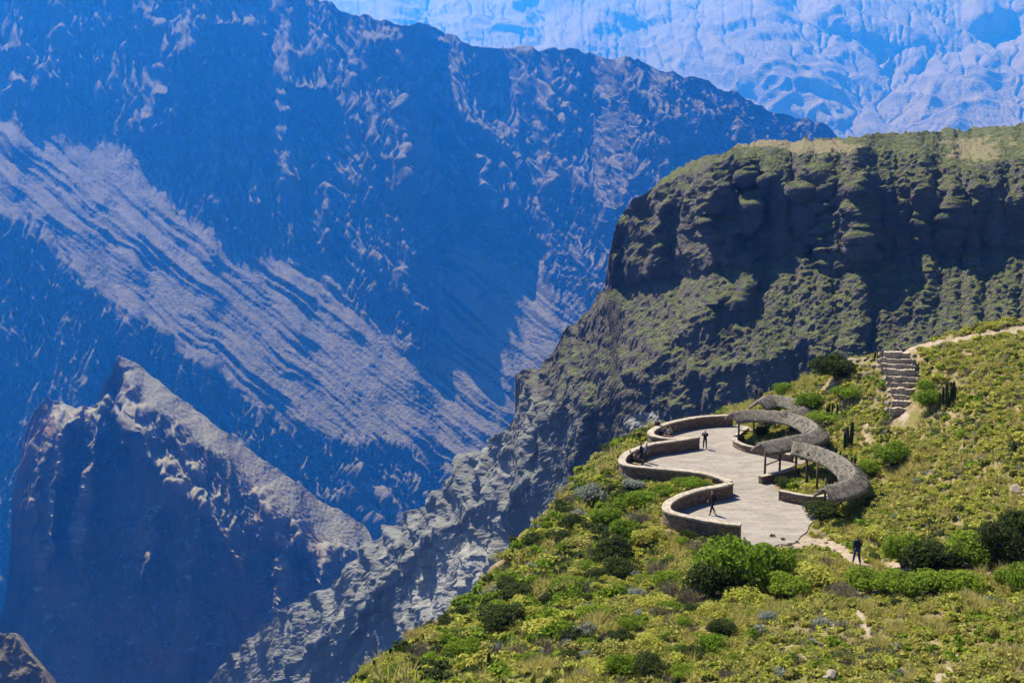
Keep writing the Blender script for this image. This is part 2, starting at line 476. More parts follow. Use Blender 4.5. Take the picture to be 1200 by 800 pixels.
def d_wall(X, N, U, V):
    x, y, z = X[...,0]/1000, X[...,1]/1000, X[...,2]/1000
    w1 = fbm(x*2.2, y*2.2, z*2.2, 3, 3)*.15
    ins = bil(mk, us, vs, U, V)
    r = ridged(x*3.2+w1, y*1.2, z*1.6-w1, 6, 54, gain=.55)
    f = fbm(x*14, y*8, z*14, 5, 58, gain=.6)
    g_ = ridged(x*9, y*4, z*6, 5, 59, gain=.6)
    return (r*30+f*7+g_*8)*(1-ins*.9)+f*1.5+g_*1.5
m2 = rock_material('canyon_wall_rock', 170, [(.06,.052,.045),(.11,.09,.078),(.08,.068,.06)], [(.24,.205,.18),(.165,.15,.125)], .50, .80, bumpd=14)
top2 = [(-80,-100),(100,-95),(250,-70),(330,-30),(372,2),(400,16),(430,22),(475,32),(498,30),(520,38),(545,55),(600,65),(630,62),(665,64),(690,68),(760,78),(820,95),(870,112),(900,130),(950,146),(975,162),(1000,190)]
layer('canyon_wall', -280, 1000, int(1065*Q), int(620*Q), top2, [(-280,860),(300,820),(640,700),(760,520),(1000,330)], us, vs, LD, d_wall, m2, erosion=dict(iters=40, K=.042, m=.45, diff=.05, maskfn=lambda U, V: 1-.9*bil(mk, us, vs, U, V)), post=(20, 1.8))

# ---------- dark buttress, lower left
us, vs, U, V = regular(-20, 480, 1.5, 380, 900, 1.5)
wu = U+7*fbm(U/35, V/35, oct=5, seed=61); wv = V+7*fbm(U/35+9, V/35, oct=5, seed=62)
strip = [(132,400),(150,410),(200,450),(300,522),(380,580),(436,610),(446,640),(430,660),(400,648),(372,630),(338,606),(298,574),(247,531),(200,492),(156,455),(134,428)]
G = inpoly(wu, wv, strip).astype(float)
G = np.maximum(G, .5*inpoly(wu, wv, [(60,463),(120,470),(118,500),(70,500)]))
G = np.maximum(G, .35*sstep(.34, .6, fbm(wu/22, wv/30, oct=4, seed=64)))
mk3 = blur(blur(inpoly(wu, wv, strip).astype(float), 5, 0), 5, 1)
tan = (2.3*(1-G)+.50*G)*(1+.2*(1-mk3)*fbm(U/9, V/9, oct=3, seed=65))
LD = depth_field(U, V, np.clip(tan, .5, 5), np.interp(us, [-20,60,140,300,440,480], [1950,1900,1850,1860,1950,2050]), np.full(len(us), 700.), 6)
for pts, a, wd in (([(118,470),(145,490),(170,530),(215,575),(245,600),(275,650),(300,720)], .045, 16), ([(100,470),(72,520),(60,600),(55,680)], .050, 13), ([(75,480),(50,540),(35,620)], .03, 9), ([(112,480),(108,540),(95,620),(100,700)], .04, 10), ([(140,430),(125,500),(140,560)], -.02, 12), ([(165,470),(160,500),(185,545)], .02, 7), ([(205,500),(215,545),(235,570)], .018, 7),
                   ([(200,560),(185,620),(160,700)], .03, 14), ([(300,575),(330,640),(330,720),(310,790)], .035, 16), ([(315,640),(318,700)], -.02, 5),
                   ([(390,640),(370,700),(340,760)], .03, 14), ([(345,620),(365,660),(380,700)], .02, 8), ([(230,610),(225,700),(240,800)], .035, 16)):
    LD = LD-crest(wu, wv, pts, a, wd)
def d_butt(X, N, U, V):
    x, y, z = X[...,0]/400, X[...,1]/400, X[...,2]/400
    w1 = fbm(x*2.2, y*2.2, z*2.2, 3, 3)*.3
    r = ridged(x*4+w1, y*1.5, z*1.5-w1, 6, 74, gain=.55)
    f = fbm(x*18, y*10, z*14, 5, 78, gain=.6)
    ins = bil(mk3, us, vs, U, V)
    rv = ridged(x*9+w1, y*3, z*2.2, 5, 77, gain=.55)
    return (r*9+f*3+rv*5)*(1-.88*ins)+ins*.8*f
m3 = rock_material('buttress_rock', 60, [(.09,.075,.068),(.20,.15,.13),(.15,.13,.115)], [(.34,.31,.27),(.26,.255,.20)], .60, .88, bumpd=3, red=(.24,.125,.11))
top3 = [(-15,830),(0,760),(10,700),(18,620),(28,540),(40,490),(58,466),(75,474),(90,480),(113,474),(122,455),(133,425),(138,416),(160,428),(200,458),(250,498),(300,532),(350,567),(380,590),(405,604),(425,615),(432,625),(438,640),(455,690),(470,760)]
layer('canyon_buttress', -15, 470, int(480*Q), int(430*Q), top3, [(-15,880),(470,880)], us, vs, LD, d_butt, m3, skirt_len=.05, erosion=dict(iters=36, K=.045, m=.45, diff=.05, maskfn=lambda U, V: 1-.9*bil(mk3, us, vs, U, V)), post=(9, .9))
# ---------- nub at the lower left corner
us, vs, U, V = regular(-300, 130, 2, 560, 900, 2)
tan = 1.6+.5*fbm(U/20, V/20, oct=3, seed=4)
LD = depth_field(U, V, tan, np.full(len(us), 900.), np.full(len(us), 800.), 2)
m3b = rock_material('outcrop_rock', 40, [(.16,.12,.095),(.25,.19,.15),(.2,.16,.12)], [(.3,.26,.2),(.22,.22,.13)], .5, .85, bumpd=3)
layer('rock_outcrop', -280, 110, int(380*Q), int(190*Q), [(-280,600),(-150,680),(-50,725),(0,742),(20,744),(35,765),(52,785),(60,800),(110,880)], [(-280,890),(110,890)], us, vs, LD,
      lambda X, N, U, V: ridged(X[...,0]/60, X[...,1]/90, X[...,2]/60, 5, 5)*5, m3b, skirt_len=.04)

# ---------- near massif: plateau, cliff, bench, grey crags
us, vs, U, V = regular(180, 1570, 1.5, 120, 900, 1.5)
wu = U+9*fbm(U/38, V/38, oct=5, seed=81); wv = V+7*fbm(U/38+9, V/38, oct=5, seed=82)
plate = [(780,100),(1600,100),(1600,180),(1200,182),(1130,205),(1060,182),(1000,176),(930,182),(880,186),(850,184),(820,200),(780,215),(765,228)]
rim = [(780,200),(850,180),(1600,180),(1600,215),(1200,212),(1100,222),(1000,205),(940,225),(900,200),(850,200),(800,225),(770,238)]
cliff1 = [(715,235),(765,222),(800,205),(850,190),(930,188),(1000,195),(1100,215),(1600,205),(1600,292),(1200,296),(1110,288),(1040,302),(1000,318),(950,312),(900,300),(870,310),(845,322),(825,315),(800,326),(765,330),(728,336),(700,330)]
bench = [(700,335),(765,330),(825,315),(845,322),(900,300),(950,312),(1040,302),(1110,288),(1600,292),(1600,460),(1100,430),(1010,400),(960,398),(915,405),(880,425),(830,420),(800,440),(760,440),(730,455),(690,450),(660,480),(640,430),(690,370)]
dark2 = [(640,440),(690,450),(730,455),(800,440),(880,425),(915,405),(960,398),(1010,405),(1010,500),(640,640)]
pale = [(560,640),(600,640),(585,700),(540,720),(500,720),(500,650),(540,630)]
tan = np.full(U.shape, 1.45)
tan = np.where(inpoly(wu, wv, dark2), 3.6, tan)
tan = np.where(inpoly(wu, wv, bench), .72, tan)
tan = np.where(inpoly(wu, wv, cliff1), 4.2, tan)
tan = np.where(inpoly(wu, wv, rim), .9, tan)
tan = np.where(inpoly(wu, wv, plate), .2, tan)
tan = np.where(inpoly(wu, wv, [(745,262),(770,222),(800,205),(840,190),(840,205),(800,235),(770,262)]), 1.3, tan)
tan = np.where(inpoly(wu, wv, pale), .95, tan)
for pl in ([(860,330),(900,345),(870,400),(820,425),(800,400)], [(720,350),(760,360),(720,420),(700,440)], [(930,330),(1000,330),(960,370),(900,385)], [(1020,330),(1100,340),(1090,380),(1000,390)]):
    tan = np.where(inpoly(wu, wv, pl), 1.15, tan)
tan = tan*(1+np.interp(U, [620,760], [.10,.35])*fbm(U/14, V/11, oct=4, seed=85))
tan = blur(tan, 1.2, 0)
dr = np.interp(us, [180,250,400,500,600,700,850,1000,1100,1200,1330], [1150,1100,950,820,700,570,475,440,425,410,400])
vr = np.interp(us, [180,250,400,500,600,640,730,800,1330], [830,800,690,600,500,430,335,320,300])
LD = depth_field(U, V, tan, dr, vr, 3)
for pts, a, wd in (([(640,440),(615,480),(600,520)], .014, 14), ([(560,530),(545,545),(535,570)], .008, 8), ([(730,250),(722,300),(730,335)], .02, 12),
                   ([(690,400),(640,500),(600,560),(500,640),(400,720),(330,800)], .03, 26), ([(640,470),(620,560),(590,620)], .02, 12),
                   ([(590,650),(570,665),(545,730),(500,800)], .025, 14), ([(700,450),(690,520),(660,560)], .02, 14), ([(470,620),(440,700),(380,790)], .02, 12),
                   ([(830,315),(850,345),(800,390),(740,440)], .016, 18), ([(900,300),(880,330),(870,360)], .010, 14), ([(1040,300),(1000,340),(930,400)], .010, 22),
                   ([(905,190),(890,240),(895,300)], .018, 12), ([(1010,200),(1015,250),(1010,300)], .018, 12), ([(960,200),(955,260),(950,305)], -.03, 12), ([(1110,205),(1120,250),(1100,290)], .018, 14),
                   ([(845,190),(835,250),(838,310)], .018, 10), ([(790,210),(770,270),(775,325)], .018, 12), ([(870,190),(868,250),(868,300)], -.03, 9),
                   ([(590,560),(600,620),(640,640)], .012, 12)):
    LD = LD-crest(wu, wv, pts, a, wd)
def d_mass(X, N, U, V):
    x, y, z = X[...,0], X[...,1], X[...,2]
    w1 = fbm(x/40, y/40, z/40, 3, 3)*8
    r = ridged((x+w1)/26, y/60, (z-w1)/48, 6, 94, gain=.55)
    f = fbm(x/7, y/9, z/7, 5, 98, gain=.6)
    g = np.clip((N[...,2]-.35)/.4, 0, 1)
    l, rid = lumps(x/2.3+f*.2, (y+z*.6)/3.2, 7)
    l2, rid2 = lumps(x/1.3, (y+z*.6)/1.9, 17)
    veg = (np.clip(.62-l, 0, 1)*1.9*(rid > .3)+np.clip(.55-l2, 0, 1)*.9)*np.clip(g+.25, 0, 1)
    lowleft = sstep(760, 560, U)
    rv = ridged((x*.8+z*.25)/17, y/50, z/120, 5, 96, gain=.55)*lowleft*(1-.3*g)
    steep = np.clip((.45-N[...,2])/.3, 0, 1)*(1-lowleft)
    jt = ridged((x*.9+y*.35)/6.5, z/60, y/60, 5, 196, gain=.62)*steep
    st_ = np.abs(((z+1.5*fbm(x/30, y/30, oct=2, seed=4))/7.5) % 1-.5)*steep
    return rv*6.5+jt*2.3+st_*1.1+r*(2.3-1.1*g-2.3*lowleft*(1-.5*g))+f*(1.5-.7*lowleft-.7*g*(1-lowleft))+veg
m4 = rock_material('massif_rock', 26, [(.11,.095,.088),(.175,.155,.145),(.135,.12,.118)], [(.08,.10,.045),(.17,.18,.08)], .42, .72, bumpd=1.6)
top4 = [(190,850),(245,800),(270,772),(300,745),(330,716),(370,700),(400,682),(430,641),(470,612),(500,592),(535,562),(543,532),(556,531),(575,527),(600,502),(611,470),(618,441),(638,431),(662,396),(690,371),(712,342),(719,332),(722,298),(727,270),(731,256),(745,243),(758,230),(775,211),(800,196),(850,179),(870,171),(900,169),(930,168),(960,166),(1000,163),(1050,160),(1100,156),(1200,149),(1300,142)]
def a_mass(U, V):
    pl = np.where(inpoly(U+8*fbm(U/9, V/5, oct=3, seed=2), V+3*fbm(U/9, V/5, oct=3, seed=4), [(862,166),(930,165),(1010,172),(1020,180),(940,184),(905,176),(865,174)]), .8, 0)
    pl = np.maximum(pl, np.where(inpoly(U+30*fbm(U/16, V/6, oct=4, seed=12), V+9*fbm(U/12, V/5, oct=4, seed=14), [(1105,168),(1180,168),(1170,186),(1115,192)]), .75, 0))
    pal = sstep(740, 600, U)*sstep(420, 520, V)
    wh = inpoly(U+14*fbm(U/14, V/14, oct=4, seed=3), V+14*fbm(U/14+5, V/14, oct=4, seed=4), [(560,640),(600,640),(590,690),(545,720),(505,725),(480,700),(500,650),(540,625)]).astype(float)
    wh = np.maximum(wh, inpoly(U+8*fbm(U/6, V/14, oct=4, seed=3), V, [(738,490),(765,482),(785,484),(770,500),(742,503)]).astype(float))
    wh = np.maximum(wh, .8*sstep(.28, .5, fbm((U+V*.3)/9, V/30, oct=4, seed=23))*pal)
    return {'bare': pl, 'pale': pal, 'white': wh}
t = m4.node_tree; bs = [n for n in t.nodes if n.type == 'BSDF_PRINCIPLED'][0]; src = bs.inputs['Base Color'].links[0].from_socket
h_ = NT.__new__(NT); h_.m = m4; h_.t = t; h_.L = t.links.new; h_.b = bs
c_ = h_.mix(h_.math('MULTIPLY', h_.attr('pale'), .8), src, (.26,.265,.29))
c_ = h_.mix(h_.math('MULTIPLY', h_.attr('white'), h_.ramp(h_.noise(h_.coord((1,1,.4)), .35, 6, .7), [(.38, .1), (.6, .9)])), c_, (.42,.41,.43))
c_ = h_.mix(h_.attr('bare'), c_, (.30,.255,.165))
t.links.new(c_, bs.inputs['Base Color'])
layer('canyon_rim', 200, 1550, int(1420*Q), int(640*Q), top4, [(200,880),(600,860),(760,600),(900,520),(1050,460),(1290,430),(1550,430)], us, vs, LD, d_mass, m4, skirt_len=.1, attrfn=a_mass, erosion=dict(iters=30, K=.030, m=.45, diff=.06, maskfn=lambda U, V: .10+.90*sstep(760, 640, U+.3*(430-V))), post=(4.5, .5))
# ================================================================ near hillside
def PD(u, v, d):
    p = P(u, v, d); return (float(p[0]), float(p[1]), float(p[2]))
ZP = -22.0
ctrl = [PZ(*a) for a in [
 (745,512,-21.9),(700,545,-23.6),(670,580,-24.3),(640,612,-24.8),(600,650,-25.2),(560,700,-25.2),(500,745,-24.8),(440,790,-24.2),(400,815,-23.9),
 (745,560,-22.9),(700,620,-23.9),(750,640,-23.1),(650,680,-24.2),(700,700,-23.4),(800,650,-22.4),(800,700,-22.1),(600,760,-23.2),(560,790,-23.0),(700,800,-21.3),(500,800,-23.0),
 (900,650,-21.7),(900,700,-21.3),(880,740,-20.7),(900,800,-19.6),(1003,660,-21.4),(1000,720,-20.5),(1100,700,-20.1),(1200,690,-19.3),(1200,800,-18.0),(1060,800,-18.8),(1070,665,-20.9),(1160,672,-20.0),
 (985,615,-21.6),(1010,590,-21.2),(1100,600,-19.9),(1200,600,-17.9),(1050,530,-19.2),(1200,540,-16.6),(1130,540,-17.8),(1058,482,-17.0),(1058,411,-12.9),(1150,480,-15.2),(1200,480,-14.4),
 (1200,400,-11.2),(1200,386,-10.7),(1130,402,-12.0),(1000,480,-18.6),(1000,430,-15.6),(975,425,-16.2),(930,455,-18.9),(900,470,-20.9),(880,476,-21.7),(960,510,-20.9),(1015,520,-19.6),
 (850,490,-22.),(860,540,-22.),(900,600,-22.),(800,600,-22.1),(780,530,-22.),(1010,560,-21.0),(975,575,-21.8)]]
ctrl += [(-8,40,-21.5),(-7,25,-17),(-6,8,-7),(-4,0,-1.9),(4,0,-1.8),(16,0,-1.5),(40,0,-.5),(5,10,-7.4),(20,10,-7),(45,12,-5.5),(5,22,-14.6),(20,22,-14),(40,24,-12.5),(60,30,-11),(80,40,-8),(90,60,-6),(90,90,-3),(75,100,-6.5),(60,110,-10)]
ctrl += [(-3,30,-19.0),(12,33,-18.3),(24,34,-17.0),(34,60,-17.6),(50,60,-14.5),(60,80,-10.5)]
CX = np.array(ctrl)
def tps_fit(XY, Z, lam=.6):
    n = len(Z); d = np.hypot(*(XY[:, None]-XY[None]).transpose(2, 0, 1))
    K = np.where(d > 0, d*d*np.log(d+1e-9), 0)+lam*np.eye(n)*30
    Pm = np.c_[np.ones(n), XY]
    A = np.block([[K, Pm], [Pm.T, np.zeros((3, 3))]])
    return np.linalg.solve(A, np.r_[Z, 0, 0, 0])
TW = tps_fit(CX[:, :2], CX[:, 2])
def tps(x, y):
    sh = np.shape(x); x = np.ravel(x); y = np.ravel(y); out = np.empty(len(x))
    for i in range(0, len(x), 40000):
        a, b = x[i:i+40000], y[i:i+40000]
        d2 = (a[:, None]-CX[None, :, 0])**2+(b[:, None]-CX[None, :, 1])**2
        out[i:i+40000] = (.5*d2*np.log(d2+1e-12))@TW[:-3]+TW[-3]+TW[-2]*a+TW[-1]*b
    return out.reshape(sh)
# plan outline of the brow: outside it the ground falls away into the canyon
brow = [(-30,-25),(-8,0),(-8.5,20),(-9,35)]+[PZ(*a)[:2] for a in [(400,812,-23.9),(440,788,-24.2),(500,742,-24.8),(560,697,-25.2),(600,648,-25.2),(640,608,-24.8),(670,577,-24.3),(700,543,-23.6),(745,508,-21.9)]]
brow += [PZ(*a)[:2] for a in [(775,490,-22.3),(860,478,-22.2),(880,469,-21.5),(905,458,-20.4),(930,444,-18.6),(975,419,-15.9),(1010,411,-14.2),(1060,404,-12.7),(1130,395,-11.9),(1200,382,-10.8),(1300,370,-9)]]
brow += [(140,120),(140,-25)]
bx, by = [p[0] for p in brow], [p[1] for p in brow]
# terrace outline (plan), from the top of the parapet
def Zc(u, v, z=ZP+1.05): return PZ(u, v, z)[:2]
wall_pts = [Zc(*a) for a in [(858,486.2),(836,487),(816.8,488.6),(800,491.5),(786,494.8),(774,498.5),(765.5,503),(762.5,506.5),(766,510),(776,512.5),(789,513.6),(803,512.8),(818,511.6)]]
wall_pts2 = [Zc(*a) for a in [(818,511.6),(800,514.5),(782,517.2),(765,519.5),(748,524.5),(736,530),(729.5,536.5),(730,542),(739,545.3),(753,546.8),(768.7,548.3),(790,550),(810,552),(828,554.6),(841,558.4),(850,561.5),(856.5,565.5)]]
wall_pts3 = [Zc(*a) for a in [(856.5,565.5),(843,569),(825,572),(808,576.5),(793.6,582),(784,588),(780.6,594),(784,598.5),(794,602),(810,605.5),(828,609),(848,612),(868,614.5)]]
right_edge = [PZ(u, v, ZP)[:2] for u, v in [(874,637),(888,639),(903,641),(914,637),(924,638),(934,634),(938,628),(946,622),(948,615),(955,609),(958,603),(940,590),(915,581),(905,566),(892,563),(900,556),(930,546),(950,540),(928,537),(886,526),(860,520),(860,512),(880,505),(872,498)]]
S1 = catmull(wall_pts, 5); S2_ = catmull(wall_pts2, 5); S3 = catmull(wall_pts3, 5)
terr = [tuple(p) for p in S1]+[tuple(p) for p in S2_[1:]]+[tuple(p) for p in S3[1:]]+right_edge
TX = np.array(terr)
MOUNDS = [(*PZ(805,571,ZP+.5)[:2], 2.0, .75), (*PZ(830,564,ZP+.5)[:2], 1.5, .55), (*PZ(783,575,ZP+.4)[:2], 2.0, .5)]
def near_z(x, y, rough=True):
    x = np.asarray(x, float); y = np.asarray(y, float)
    z = tps(x, y)
    if rough:
        z = z+.35*fbm(x/9, y/9, oct=3, seed=201)+.10*fbm(x/1.6, y/1.6, oct=3, seed=202)
        z = z+.35*np.clip(ridged(x/5, y/7, oct=3, seed=203), 0, 1)*sstep(12, 0, polydist(x, y, list(zip(bx, by))[3:14])[0])
    d, _ = polydist(x, y, list(zip(TX[:,0], TX[:,1]))+[tuple(TX[0])])
    ins = inpoly(x, y, terr)
    f = np.where(ins, 1, sstep(4.2, .7, d))
    z = z*(1-f)+(ZP-.07)*f
    for (mx, my, ra, hh) in MOUNDS: z = z+np.where(ins, 0, hh*np.exp(-((x-mx)**2+(y-my)**2)/ra**2)*sstep(.0, .5, d))
    db, _ = polydist(x, y, list(zip(bx, by)))
    out = ~inpoly(x, y, brow)
    s = np.where(out, db, 0)
    z = z-np.where(out, 1.5*s*sstep(0, 5, s)+.0*s+s*.25, 0)-np.where(out, .8*np.abs(fbm(x/6, y/6, oct=4, seed=205))*np.minimum(s, 6), 0)
    return z
_cache = {}
def nz1(x, y): return float(near_z(np.array([x]), np.array([y]))[0])

na, nr = int(760*Q), int(620*Q)
aa = np.linspace(-.36, .82, na)
rr = np.exp(np.linspace(math.log(4), math.log(150), nr))
A_, R_ = np.meshgrid(aa, rr)
Xn, Yn = A_*R_, R_
Zn = near_z(Xn, Yn)
paths_px = {
 'trail': ([(925,628),(950,634),(975,645),(1000,658),(1020,664),(1050,664),(1080,672)], 1.5, None),
 'ridge': ([(1057,409),(1080,404),(1110,399),(1150,392),(1200,384),(1240,378)], 1.3, None),
}
# ground material: dry soil, stones, thin turf
s = NT('hillside_soil'); c = s.coord()
g1 = s.noise(c, .35, 5, .6); g2 = s.noise(c, 2.5, 6, .65); g3 = s.noise(c, 9, 4, .7)
soil = s.mix(s.ramp(g2, [(.35, 0), (.7, 1)]), (.20,.14,.09), (.36,.27,.19))
turf = s.mix(s.ramp(g3, [(.35, 0), (.65, 1)]), (.11,.115,.035), (.23,.20,.07))
f = s.ramp(s.math('ADD', g1, s.math('MULTIPLY', g2, .6)), [(.70, 1), (.95, 0)])
cc = s.mix(f, soil, turf)
cc = s.mix(s.ramp(s.nz(), [(.45, 1), (.75, 0)]), cc, (.15,.11,.09))
cc = s.mix(s.attr('bare'), cc, s.mix(s.ramp(g2, [(.35, 0), (.65, 1)]), (.24,.185,.15), (.42,.345,.285)))
s.color(cc, .95); s.bump(s.math('ADD', g2, s.math('MULTIPLY', g3, .7)), .9, .12)
m_soil = s.m
Un, Vn = UV(Xn, Yn, Zn)
bare = np.zeros(Xn.shape)
for pts, w_ in (([(905,628),(935,634),(975,640),(1000,655),(1012,665)], 7), ([(1040,662),(1062,664),(1085,668)], 4), ([(1130,664),(1150,668),(1170,678)], 6), ([(1007,718),(1018,742)], 5.5),
                ([(1098,796),(1118,782),(1130,762)], 6), ([(1016,498),(1012,507),(1022,522)], 2.6), ([(1057,409),(1110,400),(1200,385),(1240,378)], 3.0), ([(615,560+131),(622,693)], 3), ([(1000,612),(975,618),(1030,606)], 3),
                ([(880,452),(905,462),(890,470)], 3), ([(1058,478),(1060,489)], 5), ([(985,420),(1010,430)], 3), ([(1180,572),(1205,580)], 3)):
    d, _ = polydist(Un, Vn, pts)
    bare = np.maximum(bare, sstep(w_*1.5, w_*.6, d+w_*.8*fbm(Xn/.7, Yn/.7, oct=3, seed=5)))
me = np_mesh('ground', np.stack([Xn, Yn, Zn], -1), grid_quads(nr, na), attrs={'bare': bare})
ground = link('ground', me, m_soil); tag(ground, kind='structure')
# ================================================================ masonry, canopies, steps
def bmesh_obj(name, bm, mat, parent=None, smooth=False):
    bmesh.ops.recalc_face_normals(bm, faces=bm.faces)
    me = bpy.data.meshes.new(name); bm.to_mesh(me); bm.free()
    if smooth: me.polygons.foreach_set('use_smooth', [True]*len(me.polygons))
    return link(name, me, mat, parent)
def resample(pts, step):
    pts = np.array(pts, float); seg = np.linalg.norm(np.diff(pts, axis=0), axis=1); L = np.r_[0, np.cumsum(seg)]
    n = max(2, int(L[-1]/step)+1); t = np.linspace(0, L[-1], n)
    return np.stack([np.interp(t, L, pts[:, k]) for k in range(pts.shape[1])], -1), t
def sweep(name, pts, prof, mat, parent=None, step=.25, rough=0, seed=0, origin=None, wav=1.2, smooth=True, taper=None):
    """pts: (x,y,z) spine; prof: closed list of (offset to the left, height)"""
    pts, t = resample(pts, step); n = len(pts); m = len(prof)
    tan = np.gradient(pts, axis=0)[:, :2]; tan /= np.linalg.norm(tan, axis=1, keepdims=True)+1e-9
    nor = np.stack([-tan[:, 1], tan[:, 0]], -1)
    pr = np.array(prof, float)
    sc_ = np.ones(n) if taper is None else taper(t/t[-1])
    X = pts[:, None, 0]+nor[:, None, 0]*pr[None, :, 0]*sc_[:, None]; Y = pts[:, None, 1]+nor[:, None, 1]*pr[None, :, 0]*sc_[:, None]
    Z = pts[:, None, 2]+pr[None, :, 1]*np.ones((n, 1))
    V = np.stack([X, Y, Z], -1)
    if rough:
        for k in range(3): V[..., k] += rough*fbm(X*wav+k*9, Y*wav, Z*wav*1.6, oct=3, seed=seed+k)
    if origin is not None: V = V-np.array(origin)
    i = np.arange(n*m).reshape(n, m); j = np.roll(i, -1, 1)
    q = np.stack([i[:-1], i[1:], j[1:], j[:-1]], -1).reshape(-1, 4)
    bm = bmesh.new(); vv = [bm.verts.new(v) for v in V.reshape(-1, 3)]
    for a in q:
        f = bm.faces.new([vv[k] for k in a])
    bm.faces.new([vv[k] for k in i[0]]); bm.faces.new([vv[k] for k in i[-1][::-1]])
    return bmesh_obj(name, bm, mat, parent, smooth)
def dense(prof, step=.18):
    out = []
    for a, b in zip(prof, prof[1:]+prof[:1]):
        n = max(1, int(math.hypot(b[0]-a[0], b[1]-a[1])/step))
        out += [(a[0]+(b[0]-a[0])*k/n, a[1]+(b[1]-a[1])*k/n) for k in range(n)]
    return out

def stone_mat(name, c1, c2, mortar, scale=3.0, bump=.06):
    s = NT(name); c = s.coord((1, 1, 1.7))
    cell = s.voro(c, scale, out='Color'); edge = s.voro(c, scale, 'DISTANCE_TO_EDGE')
    sep = s.n('SeparateColor'); s.L(cell, sep.inputs[0])
    b = s.mix(sep.outputs[0], c1, c2)
    b = s.mix(s.ramp(s.noise(s.coord(), 6, 5, .7), [(.4, 0), (.7, .5)]), b, tuple(x*.55 for x in c1))
    b = s.mix(s.ramp(edge, [(0, 1), (.07, 0)]), b, mortar)
    s.color(b, .92); s.bump(s.math('ADD', s.ramp(edge, [(0, 0), (.12, 1)]), s.math('MULTIPLY', s.noise(s.coord(), 12, 4), .4)), 1, bump)
    return s.m
m_stone = stone_mat('rubble_masonry', (.19,.13,.105), (.31,.235,.185), (.12,.09,.07))
m_cope = stone_mat('coping_stone', (.36,.31,.27), (.46,.41,.36), (.22,.18,.15), 1.6, .02)
m_step = stone_mat('step_stone', (.42,.35,.30), (.54,.46,.41), (.20,.155,.12), 1.8, .04)
m_rock = stone_mat('loose_rock', (.24,.20,.18), (.36,.32,.29), (.28,.24,.21), .9, .05)
# paving
s = NT('terrace_paving'); c = s.coord()
br = s.n('TexBrick'); s.L(c, br.inputs['Vector']); br.inputs['Scale'].default_value = 1.0
br.inputs['Brick Width'].default_value = .95; br.inputs['Row Height'].default_value = .55; br.inputs['Mortar Size'].default_value = .02
br.inputs['Color1'].default_value = (.285,.255,.25,1); br.inputs['Color2'].default_value = (.20,.175,.17,1); br.inputs['Mortar'].default_value = (.17,.14,.125,1)
wv_ = s.noise(c, .5, 5, .6)
bc = s.mix(s.ramp(wv_, [(.35, 0), (.65, .55)]), br.outputs[0], (.32,.29,.28))
bc = s.mix(s.ramp(s.noise(s.coord((.25,1.1,1)), 1.2, 5, .7), [(.48, 0), (.66, .6)]), bc, (.16,.14,.135))
bc = s.mix(s.ramp(s.noise(c, 2.6, 6, .7), [(.5, 0), (.72, .45)]), bc, (.37,.335,.32))
s.color(bc, .9); s.bump(s.math('ADD', br.outputs['Fac'], s.noise(c, 5, 5)), .5, .02)
m_pave = s.m
bm = bmesh.new()
tp_ = [bm.verts.new((x, y, ZP)) for x, y in terr]; lo_ = [bm.verts.new((x, y, ZP-.5)) for x, y in terr]
bm.faces.new(tp_)
for k in range(len(terr)):
    bm.faces.new([tp_[k], lo_[k], lo_[(k+1) % len(terr)], tp_[(k+1) % len(terr)]])
bmesh.ops.triangulate(bm, faces=[f for f in bm.faces if len(f.verts) > 4])
tag(bmesh_obj('pavement', bm, m_pave), kind='structure')

def parapet(pts, label):
    z0 = ZP
    base = pts[0]
    e = empty('parapet_wall', (base[0], base[1], z0)); tag(e, label, 'wall', 'stone parapet walls round the terrace')
    sp = [(p[0]-base[0], p[1]-base[1], 0) for p in pts]
    # sweep noise uses local coords; fine
    sweep('stone_face', sp, dense([(-.24,-2.6),(.24,-2.6),(.24,.93),(-.24,.93)], .3), m_stone, e, .3, .035, 3, smooth=False, wav=2.5)
    sweep('coping', sp, [(-.31,.933),(.31,.933),(.31,1.06),(.27,1.09),(-.27,1.09),(-.31,1.06)], m_cope, e, .35, .02, 8, smooth=False, wav=2)
    return e
def cutend(S, a, b):
    S = [tuple(p) for p in S]; return S[a:len(S)-b]
parapet(cutend(S1, 0, 3), 'farthest curved stone parapet wall, round the back lobe of the terrace')
parapet(cutend(S2_, 0, 2), 'middle curved stone parapet wall, round the widest lobe overlooking the canyon')
parapet(cutend(S3, 0, 0), 'nearest curved stone parapet wall, round the front lobe behind the big green bush')

def kerb(px, label, h=.5, wid=.36, z=ZP):
    P3 = [PZ(u, v, z+h)[:2] for u, v in px]
    if len(P3) > 2: P3 = [tuple(p) for p in catmull(P3, 6)]
    b = P3[0]; e = empty('planter_wall', (b[0], b[1], z)); tag(e, label, 'planter wall', 'low planter walls beside the canopies')
    sp = [(p[0]-b[0], p[1]-b[1], 0) for p in P3]; w2 = wid/2
    sweep('stone_face', sp, dense([(-w2,-.7),(w2,-.7),(w2,h-.09),(-w2,h-.09)], .25), m_stone, e, .25, .03, 5, smooth=False, wav=2.5)
    sweep('coping', sp, [(-w2-.04,h-.087),(w2+.04,h-.087),(w2+.04,h),(-w2-.04,h)], m_cope, e, .4, .012, 9, smooth=False)
kerb([(876,500),(866,507),(861,514.5),(872,520.5),(888,524),(908,528.5),(929,532.5)], 'low stone planter wall curving under the largest thatched canopy', .62)
kerb([(891,557.5),(910,553.5),(931,548.5)], 'short straight low stone wall below the two bare posts and rail', .62)
kerb([(914,574),(932,577.5),(950,580.5),(966,580),(980,575)], 'low stone planter wall in front of the nearest thatched canopy', .75)

